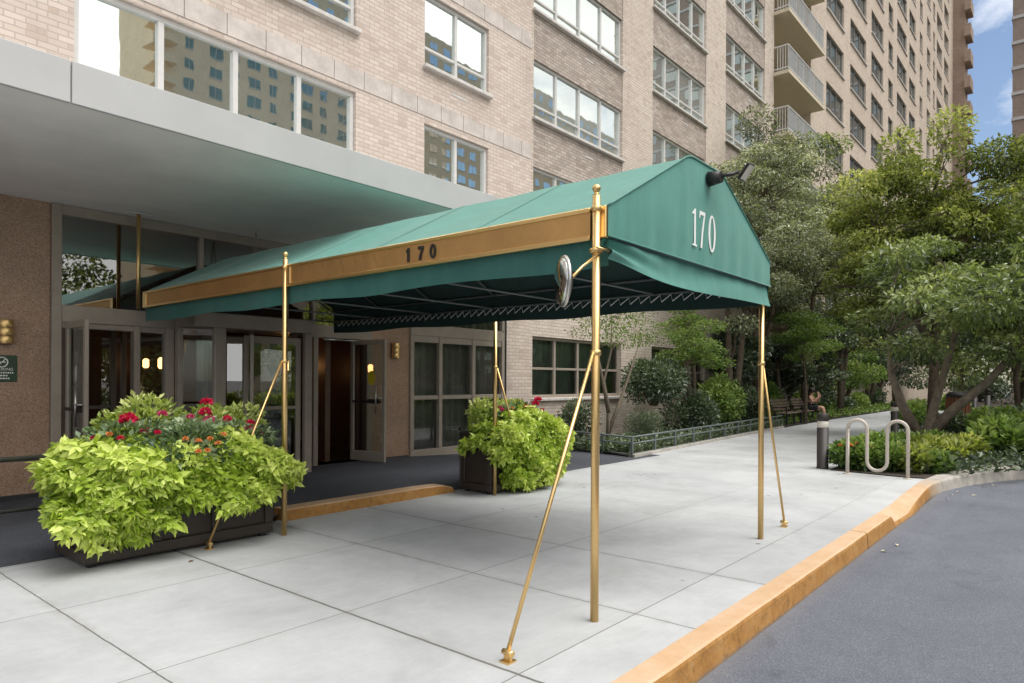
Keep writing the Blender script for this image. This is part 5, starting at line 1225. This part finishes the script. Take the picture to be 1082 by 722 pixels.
# fallen leaves
LEAFPTS=[(7.47,1.47,-.15),(7.84,1.43,-.15),(11.4,1.45,-.15),(12.3,1.42,-.15),(11.88,1.45,-.15),(13.25,1.2,-.15),(13.45,1.1,-.15),(2.62,5.6,.006),(12.05,1.2,-.15),(14.6,.6,-.15)]
for i,(x,y,z) in enumerate(LEAFPTS):
    q=MB(); s=.038+.02*random.random(); q.add([(-s*.6,0,0),(0,-s*.4,.008),(s*.8,0,.003),(0,s*.4,.012)],[(0,1,2),(0,2,3)]); o=q.build('fallen_leaf',M['leafdry'] if i!=7 else M['redwood'],None,(x,y,z)); o.rotation_euler.z=random.random()*6
    tag(o,'single rust brown dead leaf on the concrete before the left planter' if i==7 else 'dry yellow leaf lying on the asphalt by the kerb','leaf',None if i==7 else 'fallen leaves on the driveway')

# ------------------------------------------------------------------ other buildings
tb=empty('apartment_tower',(100,-20,0),'brown brick tower with pale floor bands at the right edge of the sky','building')
q=MB(); q.box(0,30,-20,26.36,-.2,70); q.build('wall',M['brickwing'],tb)
q=MB()
for k in range(23): q.box(-.12,30.12,-20.1,26.46,2.6+3*k,2.95+3*k)
tag(q.build('floor_band',M['sill'],tb),kind='stuff')
q=MB()
for k in range(23):
    for j in range(12): q.box(-.05,.02,-18+3.6*j,-15.9+3.6*j,4+3*k,5.4+3*k)
tag(q.build('window',M['panet'],tb),kind='stuff')
ob=empty('apartment_block',(40,-75,0),'tan brick apartment block across the driveway, seen only mirrored in the window panes','building')
q=MB(); q.box(0,125,-14,0,-.2,66); q.build('wall',M['brickopp'],ob)
q=MB(); qs=MB()
for k in range(23):
    for j in range(34):
        x=4.6+3.5*j; z=3+2.75*k; wd=2.0 if j%3 else 1.2
        q.quad((x,.02,z),(x+wd,.02,z),(x+wd,.02,z+1.5),(x,.02,z+1.5)); qs.box(x-.06,x+wd+.06,.0,.08,z-.1,z-.01); qs.box(x+wd/2-.03,x+wd/2+.03,.021,.05,z,z+1.5)
tag(q.build('window',M['panemir'],ob),kind='stuff'); tag(qs.build('sill',M['sill'],ob),kind='stuff')
q=MB()
for k in range(23): q.box(-1.6,2.8,-2,1.4,2.4+2.75*k,2.6+2.75*k); q.box(-1.6,2.8,1.34,1.4,2.6+2.75*k,3.4+2.75*k)
tag(q.build('balcony',M['brickopp'],ob),kind='stuff')
# trees across the driveway, mirrored in the entrance glass
for i,(x,y,h,r) in enumerate([(3.5,-12,7,2.6),(9.5,-13,7.5,2.8),(16,-12.5,7,2.6),(-3,-13,7,2.6),(23,-14,7.5,2.6),(12.5,-10.5,5.2,2.2),(19.5,-10.5,5.4,2.3),(27.5,-12,6.5,2.6),(6.3,-10.8,5,2.0),(32,-13,8,2.8)]):
    gtree('leafy tree across the driveway, seen only mirrored in the entrance glass',x,y,h,r,'magnolia' if i%2 else 'yellowgreen',200+i,4500,.24,.12,'trees across the driveway')

for i,(x,y) in enumerate([(4,-10),(11,-10.5),(18,-10),(25,-10.5)]):
    shrub('hedge','clipped hedge across the driveway, seen only mirrored in the entrance glass',(x,y,-.1),(3.6,1.0,1.3),2500,.16,.5,L['shrub'],'hedges across the driveway',seed=260+i,nclump=14)
